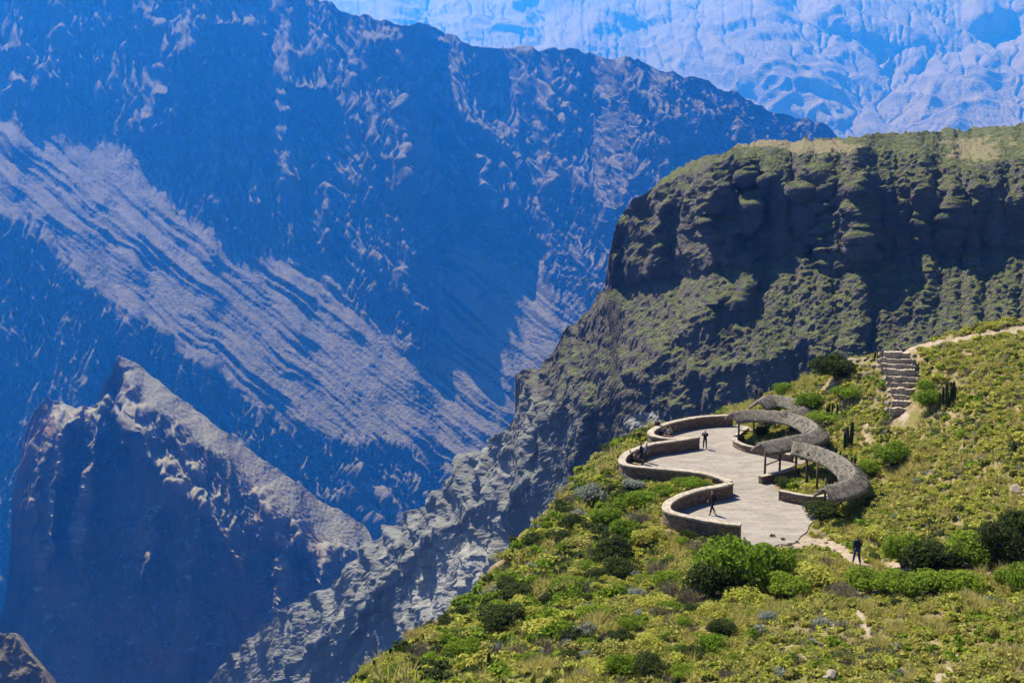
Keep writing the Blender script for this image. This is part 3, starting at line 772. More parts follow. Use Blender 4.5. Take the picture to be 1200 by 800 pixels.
# ---- thatched canopies
s = NT('weathered_thatch'); c = s.coord()
a = s.noise(s.coord((1,1,3)), 3, 7, .75); b = s.noise(c, 22, 4, .8)
tc = s.mix(s.ramp(a, [(.35, 0), (.68, 1)]), (.16,.143,.13), (.33,.30,.275))
tc = s.mix(s.ramp(b, [(.5, 0), (.7, .7)]), tc, (.40,.375,.355))
s.color(tc, .98); s.bump(s.math('ADD', a, b), 1, .12); m_thatch = s.m
s = NT('weathered_timber'); c = s.coord((6,6,1))
s.color(s.mix(s.noise(c, 3, 5), (.07,.045,.035), (.15,.10,.075)), .85); m_wood = s.m
def tube(bm, p, q, r0, r1=None, n=8):
    r1 = r1 or r0
    p, q = Vector(p), Vector(q); d = (q-p).normalized(); a = d.orthogonal().normalized(); b = d.cross(a)
    ra = [bm.verts.new(p+(a*math.cos(2*math.pi*k/n)+b*math.sin(2*math.pi*k/n))*r0) for k in range(n)]
    rb = [bm.verts.new(q+(a*math.cos(2*math.pi*k/n)+b*math.sin(2*math.pi*k/n))*r1) for k in range(n)]
    for k in range(n): bm.faces.new([ra[k], ra[(k+1)%n], rb[(k+1)%n], rb[k]])
    bm.faces.new(ra[::-1]); bm.faces.new(rb)
def canopy(px, zr, label, posts, gz=ZP, wid=1.05, beams=()):
    pts = [PZ(u, v, z) for (u, v), z in zip(px, [zr]*len(px) if np.isscalar(zr) else zr)]
    pts = [tuple(p) for p in catmull(pts, 8)]
    b = pts[len(pts)//2]; base = (b[0], b[1], gz)
    e = empty('thatched_canopy', base); tag(e, label, 'canopy', 'curved thatched canopies on posts')
    sp = [(p[0]-base[0], p[1]-base[1], p[2]-base[2]) for p in pts]
    w_ = wid
    prof = dense([(0,0),(.10,-.03),(w_*.5,-.36),(w_,-.80),(w_*1.02,-.98),(w_*.9,-.97),(0,-.30),(-w_*.9,-.97),(-w_*1.02,-.98),(-w_,-.80),(-w_*.5,-.36),(-.10,-.03)], .14)
    tp = lambda t: .86+.14*np.clip(np.minimum(t, 1-t)/.05, 0, 1)
    o = sweep('thatch_roof', sp, prof, m_thatch, e, .13, .065, 31, wav=2.6, taper=tp)
    # loose straw: small blades standing off the thatch
    P0, t_ = resample(sp, .05); n = 1500
    k = rng.integers(1, len(P0)-1, n); tn = P0[np.minimum(k+1, len(P0)-1)]-P0[k-1]; tn /= np.linalg.norm(tn, axis=1, keepdims=True)
    nn = np.stack([-tn[:,1], tn[:,0]], -1); f = rng.uniform(-1, 1, n); f = np.sign(f)*np.abs(f)**.7
    c_ = np.stack([P0[k,0]+nn[:,0]*f*w_, P0[k,1]+nn[:,1]*f*w_, P0[k,2]-.03-.78*np.abs(f)**1.6], -1)
    dr = np.stack([nn[:,0]*np.sign(f), nn[:,1]*np.sign(f), -1*np.ones(n)*.8], -1)+rng.normal(0, .5, (n,3)); dr /= np.linalg.norm(dr, axis=1, keepdims=True)
    sd = np.cross(dr, rng.normal(0,1,(n,3))); sd /= np.linalg.norm(sd, axis=1, keepdims=True)
    L = rng.uniform(.12, .34, (n,1)); W = .018
    V = np.stack([c_-sd*W, c_+sd*W, c_+dr*L+sd*W*.3, c_+dr*L-sd*W*.3], 1)+np.array([0,0,.05])
    link('loose_straw', np_mesh('loose_straw', V, np.arange(n*4).reshape(-1,4), smooth=False), m_thatch, e)
    spx = np.array([(p[0], p[1]) for p in pts]); spz = np.array([p[2] for p in pts])
    for (u, v, gz_) in posts:
        x, y, _ = PZ(u, v, gz_)
        k = np.argmin((spx[:,0]-x)**2+(spx[:,1]-y)**2); top = spz[k]-.45
        bm = bmesh.new(); tube(bm, (x-base[0], y-base[1], gz_-base[2]-.5), (x-base[0], y-base[1], top-base[2]), .10, .085)
        bmesh_obj('post', bm, m_wood, e, True)
    for (a, b_, h) in beams:
        pa, pb = PZ(*a), PZ(*b_)
        bm = bmesh.new(); tube(bm, (pa[0]-base[0], pa[1]-base[1], h), (pb[0]-base[0], pb[1]-base[1], h), .05)
        bmesh_obj('rail', bm, m_wood, e, True)
    return e
canopy([(857,482),(875,480),(900,480.5),(924,483),(942,488),(953,494),(957,500),(948,506),(930,510),(910,514),(890,518)], ZP+2.95,
       'largest curved thatched canopy, open to the left in the middle of the terrace',
       [(865.4,518,ZP),(883,509,ZP),(907.4,512,ZP),(925,518,ZP),(938,523,ZP),(951,531,ZP),(957,536,-21.6),(945,537,-21.6),(933,543,ZP),(913.5,555,ZP),(896,562,ZP)],
       beams=[((865.4,518,ZP),(886,520,ZP),1.15),((896,562,ZP),(913.5,555,ZP),1.2)])
canopy([(930,517),(945,519),(962,524),(980,531),(994,540),(1001,550),(997,559),(984,565),(966,569)], ZP+2.95,
       'nearest curved thatched canopy, beside the path at the right edge of the terrace',
       [(932,562,ZP),(957,578,ZP),(945,566,ZP),(975,572,-21.6),(992,580,-21.5),(1003,590,-21.2),(985,597,-21.5),(966,600,ZP)])
canopy([(889,469),(897,463.5),(910,463),(925,465),(937,468.5),(943,474),(934,479),(915,481)], [-18.9]*8,
       'smallest and farthest thatched canopy, half hidden behind the largest one',
       [(900,484,-21.4),(916,487,-21.4),(938,490,-21.2)], gz=-21.5)
# small white notice on the planter
bm = bmesh.new(); bmesh.ops.create_cube(bm, size=1)
for v_ in bm.verts: v_.co = (v_.co.x*.34, v_.co.y*.05, v_.co.z*.5)
bmesh.ops.bevel(bm, geom=bm.edges[:], offset=.01, segments=1)
s = NT('white_board'); m_white = s.color((.75,.75,.74), .6)
p_ = PZ(966.5, 586, ZP+.75); nb = empty('notice_board', (p_[0], p_[1]-.35, ZP)); tag(nb, 'small white notice plate on a short stake before the nearest canopy', 'notice')
pn = bmesh_obj('panel', bm, m_white, nb); pn.location = (0, 0, .8)
bm = bmesh.new(); tube(bm, (0,.06,-.3), (0,.06,.75), .04); bmesh_obj('stake', bm, m_wood, nb)

# ---- stone steps up the hillside
B_ = Vector(PZ(1059, 483, -17.1)); T_ = Vector(PZ(1058, 411, -12.7))
e = empty('stone_steps', B_); tag(e, 'flight of rough pale stone steps climbing the hillside to the ridge path', 'steps')
d_ = Vector((T_.x-B_.x, T_.y-B_.y, 0)); Ls = d_.length; d_.normalize(); sd_ = Vector((d_.y, -d_.x, 0)); NS = 10
rs = random.Random(4)
for k in range(NS):
    wv2 = .42*math.sin(k*.55+.4)-.12; hw = 1.18+rs.uniform(-.1,.12)
    z1 = (T_.z-B_.z)*(k+.8)/NS+rs.uniform(-.05,.05); y0 = Ls*k/NS+rs.uniform(-.06,.06); y1 = Ls*(k+1)/NS+.4
    bm = bmesh.new(); nx = 18
    top = []; lo = []; bk = []; zz_ = 0; jj = 0
    for i in range(nx):
        if i % 4 == 0: zz_ = rs.uniform(-.06,.05); jj = rs.uniform(-.11,.11)     # stone by stone
        x = -hw+2*hw*i/(nx-1)+wv2; jy = jj+rs.uniform(-.03,.03)+.16*abs(i-8.5)/8.5
        pt = d_*(y0+jy)+sd_*x
        zt = z1+zz_+rs.uniform(-.015,.015)
        top.append(bm.verts.new((pt.x, pt.y, zt))); lo.append(bm.verts.new((pt.x+d_.x*.10, pt.y+d_.y*.10, z1-.8)))
        pb = d_*y1+sd_*x; bk.append(bm.verts.new((pb.x, pb.y, zt+rs.uniform(-.03,.03))))
    for i in range(nx-1):
        bm.faces.new([lo[i], lo[i+1], top[i+1], top[i]]); bm.faces.new([top[i], top[i+1], bk[i+1], bk[i]])
    bm.faces.new([lo[0], top[0], bk[0]]); bm.faces.new([lo[-1], top[-1], bk[-1]])
    bmesh_obj('step', bm, m_step, e)
STEP_SIDES = [(B_+d_*(Ls*(k+.5)/10)+sd_*((1.38+rs.uniform(-.1,.15))*sg_+.42*math.sin(k*.55+.4)-.12)+Vector((0,0,(T_.z-B_.z)*(k+.3)/10-.05)), rs.uniform(.4,.7)) for k in range(10) for sg_ in (-1,1)]
def rock_mesh(seed, sub=2):
    bm = bmesh.new(); bmesh.ops.create_icosphere(bm, subdivisions=sub+1, radius=.5)
    r_ = random.Random(seed); pl = [(Vector((r_.gauss(0,1), r_.gauss(0,1), r_.gauss(0,1))).normalized(), r_.uniform(.28,.42)) for _ in range(11)]
    for v_ in bm.verts:
        for n_, dd in pl:
            t = v_.co.dot(n_)-dd
            if t > 0: v_.co -= n_*t
        n3 = float(perlin(np.array([v_.co.x*5]), np.array([v_.co.y*5]), np.array([v_.co.z*5+seed]))[0]); v_.co *= 1+.08*n3
    me = bpy.data.meshes.new('rock'); bm.to_mesh(me); bm.free(); me.materials.append(m_rock); return me
rocks = [rock_mesh(k) for k in range(6)]
def rock(u, v, wpx, label, hf=.7, group='loose rocks on the hillside', z=None, rs_=random.Random(9)):
    # walk the view ray down to the ground
    p = ground_at(u, v)
    if p is None: return
    if inpoly(np.array([p[0]]), np.array([p[1]]), terr)[0]: p = PZ(u, v, ZP)
    w_ = wpx/FPX*p[1]
    o = bpy.data.objects.new('boulder', rs_.choice(rocks)); col.objects.link(o)
    o.location = (p[0], p[1], p[2]+w_*hf*.2); o.scale = (w_, w_*rs_.uniform(.7,1), w_*hf); o.rotation_euler = (rs_.uniform(-.2,.2), rs_.uniform(-.2,.2), rs_.uniform(0,6))
    tag(o, label, 'boulder', group); return o
_D = np.exp(np.linspace(math.log(28), math.log(150), 700))
def ground_at(u, v):
    x, s_ = slope_of(u, v); x = float(x); s_ = float(s_)
    z = near_z(x*_D, _D); f = s_*_D-z
    k = np.where((f[:-1] > 0) & (f[1:] <= 0))[0]
    if len(k) == 0: return None
    k = k[0]; t = f[k]/(f[k]-f[k+1]); d = _D[k]+t*(_D[k+1]-_D[k])
    return (x*d, d, float(near_z(np.array([x*d]), np.array([d]))[0]))
for u, v, w_ in [(905,628,9),(917,632,7),(925,638,8),(934,634,6),(943,641,7),(951,637,5),(962,642,6),(931,645,8),(947,648,6),(968,636,6),(978,645,5),(915,640,5)]:
    rock(u, v, w_, 'pale rock heaped where the path meets the terrace', .6, 'rocks heaped at the end of the terrace')
for u, v, w_ in [(1036,421,8),(1030,425,9),(1022,423,7),(1014,422,8),(1006,424,9),(998,423,7),(1001,430,9),(1012,430,8),(1024,431,9),(1034,432,7),(990,427,8)]:
    rock(u, v, w_, 'rock of the tumbled heap left of the stone steps', .7, 'tumbled rocks left of the stone steps')
rs3 = random.Random(12)
for k, (pp_, sz_) in enumerate(STEP_SIDES):
    o = bpy.data.objects.new('boulder', rs3.choice(rocks)); col.objects.link(o); o.location = pp_; o.scale = (sz_, sz_*.9, sz_*.85); o.rotation_euler = (rs3.uniform(-.3,.3), rs3.uniform(-.3,.3), rs3.uniform(0,6))
    sd2 = 'left' if k % 2 == 0 else 'right'
    tag(o, 'pale rock edging the %s side of the stone steps' % sd2, 'boulder', 'rocks edging the steps on the '+sd2)
for k in range(15):
    u = 1083+k*8+rs3.uniform(-2,2); v = np.interp(u, [1080,1110,1150,1200], [411,405,398,391])
    rock(u, v+1, rs3.uniform(3.5,6), 'dark rock along the lower edge of the ridge path', .8, 'rocks along the ridge path')
for u, v, w_, l in [(497,768,17,'grey boulder at the cliff edge above the dark canyon'),(620,697,18,'pale pinkish boulder beside the black bush'),(940,567,7,'small white boulder in the planter of the nearest canopy'),
                    (973,795,26,'dark flat boulder at the bottom of the meadow'),(1192,575,18,'pale flat boulder at the right side of the meadow'),(485,778,14,'dark boulder below the grey one on the cliff edge'),
                    (440,796,20,'flat boulder at the lowest cliff edge'),(608,655,14,'tan boulder on the brow left of the scrub'),(592,668,12,'dark boulder on the brow, below the tan one'),
                    (548,722,13,'pinkish boulder on the brow above the black bush'),(690,548,12,'grey boulder under the silver bush on the brow'),(722,600,10,'small boulder in the scrub left of the terrace'),
                    (1065,442,10,'dark round boulder on the steps')][:-1]:
    rock(u, v, w_, l, .65)
# side step: bench stones by the terrace end
# ================================================================ plants
def leaf_mat(name, c1, c2, c3, trans=.42, hue=True):
    s = NT(name); s.t.nodes.remove(s.b)
    tone = s.attr('tone'); oi = s.n('ObjectInfo').outputs['Random']; pl = s.attr('plant')
    c = s.mix(tone, c1, c2)
    k = s.math('FRACT', s.math('ADD', oi, pl))
    c = s.mix(s.math('MULTIPLY', k, .45), c, c3)
    df = s.n('BsdfDiffuse'); tr = s.n('BsdfTranslucent'); mx = s.n('MixShader')
    s.L(c, df.inputs[0]); s.L(c, tr.inputs[0]); mx.inputs[0].default_value = trans
    s.L(df.outputs[0], mx.inputs[1]); s.L(tr.outputs[0], mx.inputs[2]); s.L(mx.outputs[0], s.out.inputs[0])
    return s.m
M_L = {
 'yellow': leaf_mat('yellow_green_leaves', (.24,.27,.04), (.55,.57,.12), (.50,.44,.13)),
 'olive': leaf_mat('olive_leaves', (.19,.215,.05), (.50,.50,.14), (.42,.34,.14)),
 'green': leaf_mat('green_leaves', (.055,.11,.012), (.24,.36,.04), (.30,.37,.055)),
 'dark': leaf_mat('dark_leaves', (.025,.042,.014), (.085,.12,.035), (.09,.10,.045)),
 'silver': leaf_mat('silver_leaves', (.17,.20,.18), (.38,.42,.38), (.32,.32,.30)),
 'grey': leaf_mat('grey_twigs', (.085,.075,.07), (.23,.205,.19), (.22,.22,.15), .15),
 'dry': leaf_mat('dry_grass', (.33,.27,.08), (.60,.53,.22), (.40,.38,.12)),
 'cactus': leaf_mat('cactus_skin', (.03,.045,.025), (.07,.085,.045), (.06,.06,.035), .0),
}
def leaf_cloud(n, seed, size, lobes=6, flat=.75, spiky=0.0, inner=.35):
    """unit-wide bush: leaf quads through a lumpy crown volume, denser at its surface. returns verts (n,4,3), tone"""
    r = np.random.default_rng(seed)
    C = r.normal(0, 1, (lobes, 3)); C /= np.linalg.norm(C, axis=1, keepdims=True); C[:,2] = np.abs(C[:,2])*.8
    C *= r.uniform(.12, .38, (lobes,1)); Rr = r.uniform(.10, .25, lobes)
    k = r.choice(lobes, n, p=Rr**2/np.sum(Rr**2))
    d = r.normal(0, 1, (n, 3)); d /= np.linalg.norm(d, axis=1, keepdims=True)
    rad = Rr[k]*(1-inner*r.random(n)**1.7)
    p = C[k]+d*rad[:,None]
    p[:,2] = p[:,2]*flat+.22*flat
    low = p[:,2] < .01; p[low,2] = r.uniform(.01,.15,low.sum())
    nrm = d+r.normal(0, .75, (n,3)); nrm /= np.linalg.norm(nrm, axis=1, keepdims=True)
    up = np.where(spiky > 0, 1, 0)
    a = np.cross(nrm, r.normal(0,1,(n,3))); a /= np.linalg.norm(a, axis=1, keepdims=True)
    if spiky:
        a = d*.7+np.array([0,0,.9])+r.normal(0,.25,(n,3)); a /= np.linalg.norm(a, axis=1, keepdims=True)
        nrm = np.cross(a, r.normal(0,1,(n,3))); nrm /= np.linalg.norm(nrm, axis=1, keepdims=True)
    b = np.cross(nrm, a)
    s_ = size*r.uniform(.6,1.4,(n,1)); asp = .62 if not spiky else .14
    V = np.stack([p-a*s_*.6, p+b*s_*asp*.6, p+a*s_*(.8+spiky), p-b*s_*asp*.6], 1)
    tone = np.clip(r.random(n)*.75+.25*r.random(lobes)[k]+.0, 0, 1)
    return V, tone
def cloud_mesh(name, mat, **kw):
    V, tone = leaf_cloud(**kw); n = len(V)
    me = np_mesh(name, V, np.arange(n*4).reshape(-1,4), smooth=False, attrs={'tone': np.repeat(tone, 4), 'plant': np.zeros(n*4)})
    me.materials.append(mat); return me
def stems_mesh(seed, n=7, h=.4, spread=.3, r0=.02):
    bm = bmesh.new(); rr_ = random.Random(seed)
    for k in range(n):
        a = rr_.uniform(0, 6.28); q = rr_.uniform(.3,1)*spread
        p0 = Vector((rr_.uniform(-.03,.03), rr_.uniform(-.03,.03), -.06)); p1 = Vector((math.cos(a)*q*.5, math.sin(a)*q*.5, h*.5)); p2 = Vector((math.cos(a)*q, math.sin(a)*q, h))
        tube(bm, p0, p1, r0, r0*.7, 5); tube(bm, p1, p2, r0*.7, r0*.3, 5)
    me = bpy.data.meshes.new('stems'); bm.to_mesh(me); bm.free(); me.materials.append(m_wood); return me
STEMS = [stems_mesh(k) for k in range(4)]
BIG = {}
for kind, n, size, spiky, flat in (('green',3600,.040,0,.85),('dark',3600,.042,0,.85),('yellow',2200,.05,0,.72),('olive',2200,.05,0,.68),('silver',2200,.05,0,.72),('grey',1700,.045,.6,.66),('dry',1500,.05,1.6,.7)):
    BIG[kind] = [cloud_mesh('foliage', M_L[kind], n=n, seed=100+k*7+len(kind), size=size, lobes=15+3*k, flat=flat, spiky=spiky) for k in range(3)]
LOW = {}
for kind, n, size, spiky, flat in (('yellow',300,.11,0,.62),('olive',280,.11,0,.6),('green',320,.10,0,.7),('dark',300,.10,0,.65),('silver',300,.09,0,.65),('grey',260,.09,.6,.55),('dry',240,.12,1.3,.6)):
    LOW[kind] = [cloud_mesh('foliage', M_L[kind], n=n, seed=300+k*5+len(kind), size=size, lobes=6+k, flat=flat, spiky=spiky) for k in range(3)]
rp = random.Random(77); MAIN_XY = []
def big_bush(u, v, wpx, hpx, kind, label, group=None, name='bush'):
    p = ground_at(u, v)
    if p is None: print('MISS', u, v); return
    w_ = wpx/FPX*p[1]; h_ = hpx/FPX*p[1]*1.0
    e = empty(name, (p[0], p[1]+w_*.22, near_near(p[0], p[1]+w_*.22)), rp.uniform(0, 6.28)); tag(e, label, 'bush', group)
    f = bpy.data.objects.new('foliage', rp.choice(BIG[kind])); col.objects.link(f); f.parent = e
    f.scale = (w_*1.2, w_*1.2, h_*1.5)
    st = bpy.data.objects.new('stems', rp.choice(STEMS)); col.objects.link(st); st.parent = e; st.scale = (w_, w_, h_*1.2)
    MAIN_XY.append((p[0], p[1]+w_*.22, w_*.45))
    return e
def near_near(x, y): return float(near_z(np.array([x]), np.array([y]))[0])
for a in [
 (866,693,98,84,'green','big leafy green bush overlapping the front lobe of the terrace wall'),
 (908,682,62,52,'green','green bush at the right flank of the biggest bush, below the paving'),
 (838,702,70,52,'dark','dark green bush at the left foot of the biggest bush'),
 (812,712,44,30,'grey','grey twiggy bush left of the dark green one'),
 (880,712,56,30,'yellow','low yellow-green bush at the foot of the biggest bush'),
 (925,704,62,34,'green','low bright green bush below the rock heap'),
 (960,690,62,46,'yellow','light leafy bush on the path side, left of the walker in blue'),
 (992,704,46,30,'grey','greyish bush between the light leafy bush and the hedge'),
 (1022,697,60,38,'green','leftmost bush of the low green hedge line'),
 (1058,699,62,34,'green','second bush from the left in the low green hedge line'),
 (1094,698,62,36,'green','bright green middle bush of the low hedge line'),
 (1132,696,58,34,'green','rightmost bush of the low green hedge line'),
 (1062,667,52,50,'green','tall leafy bush standing behind the path, right of the walker'),
 (1100,671,70,44,'dark','dark wide bush behind the green hedge line'),
 (1140,662,62,54,'green','green bush right of the dark wide bush'),
 (1176,660,56,56,'dark','dark green bush near the right edge behind the sandy patch'),
 (1198,640,52,52,'dark','dark bush at the right edge above the sandy patch'),
 (1196,694,46,42,'green','green bush at the right edge level with the hedge line'),
 (1026,634,40,24,'yellow','small bright yellow-green bush above the path bend'),
 (1050,548,52,34,'green','round bright green bush alone in the upper meadow'),
 (1022,560,42,26,'green','lower green bush touching the round one in the upper meadow'),
 (1094,478,40,26,'green','green bush at the foot of the cactus clump by the steps'),
 (1086,462,26,20,'green','small green bush between the steps and the cactus clump'),
 (984,448,54,40,'dark','big dark bush on the brow left of the stone steps'),
 (922,462,28,20,'green','round green bush on the brow above the smallest canopy'),
 (950,482,28,28,'green','green bush between the two farther canopies and the steps'),
 (1000,470,40,20,'green','green bush in the slope below the dark brow bush'),
 (975,497,52,14,'green','flat bright green bush below the three cacti'),
 (588,742,58,44,'dark','large black-green bush on the brow of the canyon'),
 (600,700,40,24,'dark','dark bush on the brow above the large black-green one'),
 (543,770,46,28,'green','bright green bush at the cliff edge'),
 (632,800,72,40,'dry','brown thicket of dry upright stalks at the bottom edge'),
 (566,806,50,22,'dry','golden dry grass clump at the bottom edge'),
 (462,802,36,24,'green','spiky green clump at the lowest cliff edge'),
 (696,592,36,30,'silver','silvery bush on the upper brow'),
 (742,577,28,20,'silver','silvery bush just outside the middle terrace lobe'),
 (902,727,28,18,'silver','pale grey-blue bush in the meadow below the big bushes'),
 (690,722,34,22,'silver','greyish white bush in the middle of the scrub slope'),
 (687,772,22,16,'silver','small silvery bush low on the scrub slope'),
 (748,700,22,14,'silver','small silvery bush right of the greyish white one'),
 (655,640,34,22,'dark','dark bush halfway up the brow'),
 (720,660,44,36,'dark','dark green bush in the scrub below the terrace'),
 (750,600,50,34,'green','bright green bush outside the widest terrace lobe'),
 (712,620,44,30,'green','bright green bush on the slope left of the terrace'),
 (812,573,40,13,'green','green bush in the notch between the middle and front lobes'),
 (780,582,30,16,'green','green bush below the middle parapet wall'),
 (760,640,40,30,'yellow','yellow-green bush outside the front terrace lobe'),
 (772,676,36,24,'grey','grey-violet bush left of the front lobe, upper of two'),
 (790,700,40,26,'grey','grey-violet bush below the upper one of the pair'),
 (825,650,40,22,'grey','grey bush against the foot of the front parapet'),
 (640,745,64,26,'yellow','bright yellow-green bush right of the black bush'),
 (700,790,44,22,'yellow','yellow-green bush at the bottom of the slope'),
 (716,548,34,20,'olive','olive bush at the outer foot of the middle lobe'),
 (735,530,30,18,'olive','yellowish olive bush on the rim beside the back lobe'),
 (970,612,50,28,'dark','dark bush at the right end of the terrace paving'),
 (1000,602,44,24,'olive','olive bush behind the nearest canopy'),
 (921,571,26,14,'dark','dark bush in the shade of the nearest canopy'),
 (893,513,20,18,'dark','dark upright bush under the largest canopy'),
 (878,512,16,10,'olive','pale shrub under the left arm of the largest canopy'),
 (933,524,22,8,'green','low green shrub inside the curve of the largest canopy'),
 (955,574,26,10,'yellow','low yellowish shrub inside the curve of the nearest canopy'),
 (845,565,7,7,'dark','tiny dark conical shrub on the tip of the middle wall'),
 ]:
    big_bush(*a)
# more bushes thronging the slope under the terrace
rb = random.Random(31); KN = {'green':'leafy green','dark':'dark green','yellow':'yellow-green','silver':'silvery','grey':'grey-violet','olive':'olive'}
cnt = 0
for t in range(2500):
    if cnt >= 150: break
    u = rb.uniform(440, 860); v = rb.uniform(540, 800)
    edge = np.interp(v, [510,545,580,612,650,700,745,790], [745,700,670,640,600,560,500,440])
    if u < edge+6 or u > 700+ (v-540)*.55+60: continue
    p = ground_at(u, v)
    if p is None or inpoly(np.array([p[0]]), np.array([p[1]]), terr)[0]: continue
    w_ = rb.choice([16,20,24,28,34,42,50])*(.75+.25*(v-540)/260)
    if any((p[0]-a)**2+(p[1]-b)**2 < (c*.9+w_/FPX*p[1]*.35)**2 for a, b, c in MAIN_XY): continue
    dte = polydist(np.array([p[0]]), np.array([p[1]]), list(zip(TX[:,0], TX[:,1])))[0][0]
    if dte < w_/FPX*p[1]*.5+.3: continue
    kd = rb.choices(['green','dark','yellow','silver','grey','olive'], [30,30,18,5,12,10])[0]
    big_bush(u, v, w_, w_*rb.uniform(.5,.75), kd, KN[kd]+' bush in the thicket on the slope below the terrace', KN[kd]+' bushes on the slope under the terrace')
    cnt += 1
print('thicket', cnt)
# ---- columnar cacti
def cactus_mesh(h, r, seed, ribs=8):
    r_ = random.Random(seed); bm = bmesh.new(); nn = ribs*2; rings = []
    prof = [(-.1,.85),(0,.9),(.15,1),(.5,1.02),(.8,.95),(.92,.75),(.98,.4),(1,.08)]
    lx, ly = r_.uniform(-.05,.05), r_.uniform(-.05,.05)
    for t, f in prof:
        ring = []
        for k in range(nn):
            a = 2*math.pi*k/nn; q = r*f*(1.0 if k % 2 == 0 else .78)
            ring.append(bm.verts.new((math.cos(a)*q+lx*t*h, math.sin(a)*q+ly*t*h, t*h)))
        rings.append(ring)
    for A, B in zip(rings[:-1], rings[1:]):
        for k in range(nn): bm.faces.new([A[k], A[(k+1)%nn], B[(k+1)%nn], B[k]])
    bm.faces.new(rings[-1])
    bmesh.ops.recalc_face_normals(bm, faces=bm.faces)
    me = bpy.data.meshes.new('cactus_column'); bm.to_mesh(me); bm.free(); me.materials.append(M_L['cactus']); return me
CM = [cactus_mesh(1, .085, k) for k in range(5)]
def cactus(u, v, hpx, label, group, wid=1.0):
    p = ground_at(u, v)
    if p is None: return
    h = hpx/FPX*p[1]
    e = empty('columnar_cactus', p, rp.uniform(0,6)); tag(e, label, 'cactus', group)
    a = bpy.data.objects.new('column', rp.choice(CM)); col.objects.link(a); a.parent = e; s_ = .26/.17*wid*max(.75, min(1.2, h/2)); a.scale = (s_, s_, h)
    if hpx > 14:
        b = bpy.data.objects.new('arm', rp.choice(CM)); col.objects.link(b); b.parent = e; b.location = (.22*wid, .05, .05); b.rotation_euler = (0,.08,0); b.scale = (s_*.8, s_*.8, h*rp.uniform(.55,.8))
for u, v, h in [(971,487,15),(975,488,17),(981,486,13)]: cactus(u, v, h, 'dark columnar cactus of the trio above the flat green bush', 'trio of cacti above the canopies')
for u, v, h in [(993,528,30),(997,526,34)]: cactus(u, v, h, 'tall dark columnar cactus of the pair in the yellow meadow', 'pair of tall cacti in the meadow')
for u, v, h in [(1105,476,24),(1109,477,29),(1113,478,27),(1117,476,31),(1101,474,15)]: cactus(u, v, h, 'tall columnar cactus of the clump right of the stone steps', 'cactus clump right of the steps')
for u, v, h in [(962,537,20),(966,540,16),(970,539,22),(975,541,17),(980,543,20),(984,541,13),(958,536,15)]: cactus(u, v, h, 'dark columnar cactus in the row between the two nearer canopies', 'cacti between the two nearer canopies')
for u, v, h in [(988,548,16),(992,550,19),(997,551,17),(1002,549,14)]: cactus(u, v, h, 'columnar cactus in the row right behind the nearest canopy', 'cacti behind the nearest canopy')
for u, v, h in [(1029,424,14),(1033,424,12),(1025,423,11),(1039,420,10)]: cactus(u, v, h, 'small dark cactus column on the skyline left of the steps', 'cacti on the skyline left of the steps')
cactus(572, 789, 28, 'single thick columnar cactus low on the slope by the cliff edge', None, 1.0)
cactus(946, 571, 16, 'green columnar cactus inside the nearest canopy', None)
cactus(972, 574, 14, 'short green cactus inside the curve of the nearest canopy', None)
# ---- dried flower stalks against the haze
for u, v, h, l in [(453,790,30,'thin bare stalk with a dark seed head, leftmost on the cliff edge'),(440,794,18,'short bare stalk with a dark seed head at the lowest cliff edge'),(486,776,15,'bare stalk with a dark seed head beside the grey boulder'),
                   (594,664,14,'bare stalk with a dark seed head on the upper brow'),(601,655,12,'thin stalk on the upper brow beside the tan boulder')]:
    p = ground_at(u, v)
    if p is None: continue
    hh = h/FPX*p[1]; e = empty('flower_stalk', p, rp.uniform(0,6)); tag(e, l, 'stalk')
    bm = bmesh.new(); tube(bm, (0,0,-.1), (.1,0,hh*.6), .02, .016, 6); tube(bm, (.1,0,hh*.6), (.22,0,hh), .016, .012, 6); bmesh_obj('stem', bm, m_wood, e)
    bm = bmesh.new(); bmesh.ops.create_icosphere(bm, subdivisions=2, radius=.11)
    for v_ in bm.verts: v_.co = (v_.co.x*.8+.22, v_.co.y*.8, v_.co.z*1.25*(1+.2*math.sin(v_.co.x*60))+hh)
    bmesh_obj('seed_head', bm, M_L['dark'], e)

# ---- low scrub: candidate places over the visible slope
N = 78000
ux = rng.uniform(-.20, .74, N); dy = np.sqrt(rng.uniform(31**2, 122**2, N)); xx = ux*dy; yy = dy
ok = inpoly(xx, yy, brow)
xx, yy = xx[ok], yy[ok]
ins = inpoly(xx, yy, terr); dt, _ = polydist(xx, yy, list(zip(TX[:,0], TX[:,1]))+[tuple(TX[0])])
ok = ~ins & (dt > .42); xx, yy, dt = xx[ok], yy[ok], dt[ok]
zz = near_z(xx, yy); uu, vv = UV(xx, yy, zz)
ok = (uu > 395) & (uu < 1450) & (vv > 375) & (vv < 830)
xx, yy, zz, uu, vv, dt = [a[ok] for a in (xx, yy, zz, uu, vv, dt)]
bz = np.zeros(len(xx))
for pts, w_ in (([(905,628),(935,634),(975,640),(1000,655),(1012,665)], 7), ([(1012,665),(1040,662),(1062,664),(1085,668)], 4), ([(1130,664),(1150,668),(1170,678)], 6), ([(1007,718),(1018,742)], 5),
                ([(1098,796),(1118,782),(1130,762)], 5), ([(1016,498),(1012,507),(1022,522)], 2.6), ([(1057,409),(1110,400),(1200,385),(1240,378)], 3.6), ([(1058,415),(1059,484)], 19), ([(615,691),(622,693)], 4),
                ([(985,420),(1035,428)], 4), ([(1185,575),(1200,578)], 5)):
    d, _ = polydist(uu, vv, pts); bz = np.maximum(bz, (d < w_).astype(float))
steep_left = sstep(780, 700, uu+.25*(vv-600))        # the scrub slope falling to the canyon
bott = sstep(705, 730, vv)
dens = .80+.30*fbm(xx/3.5, yy/3.5, oct=3, seed=301)
dens = dens+.25*steep_left
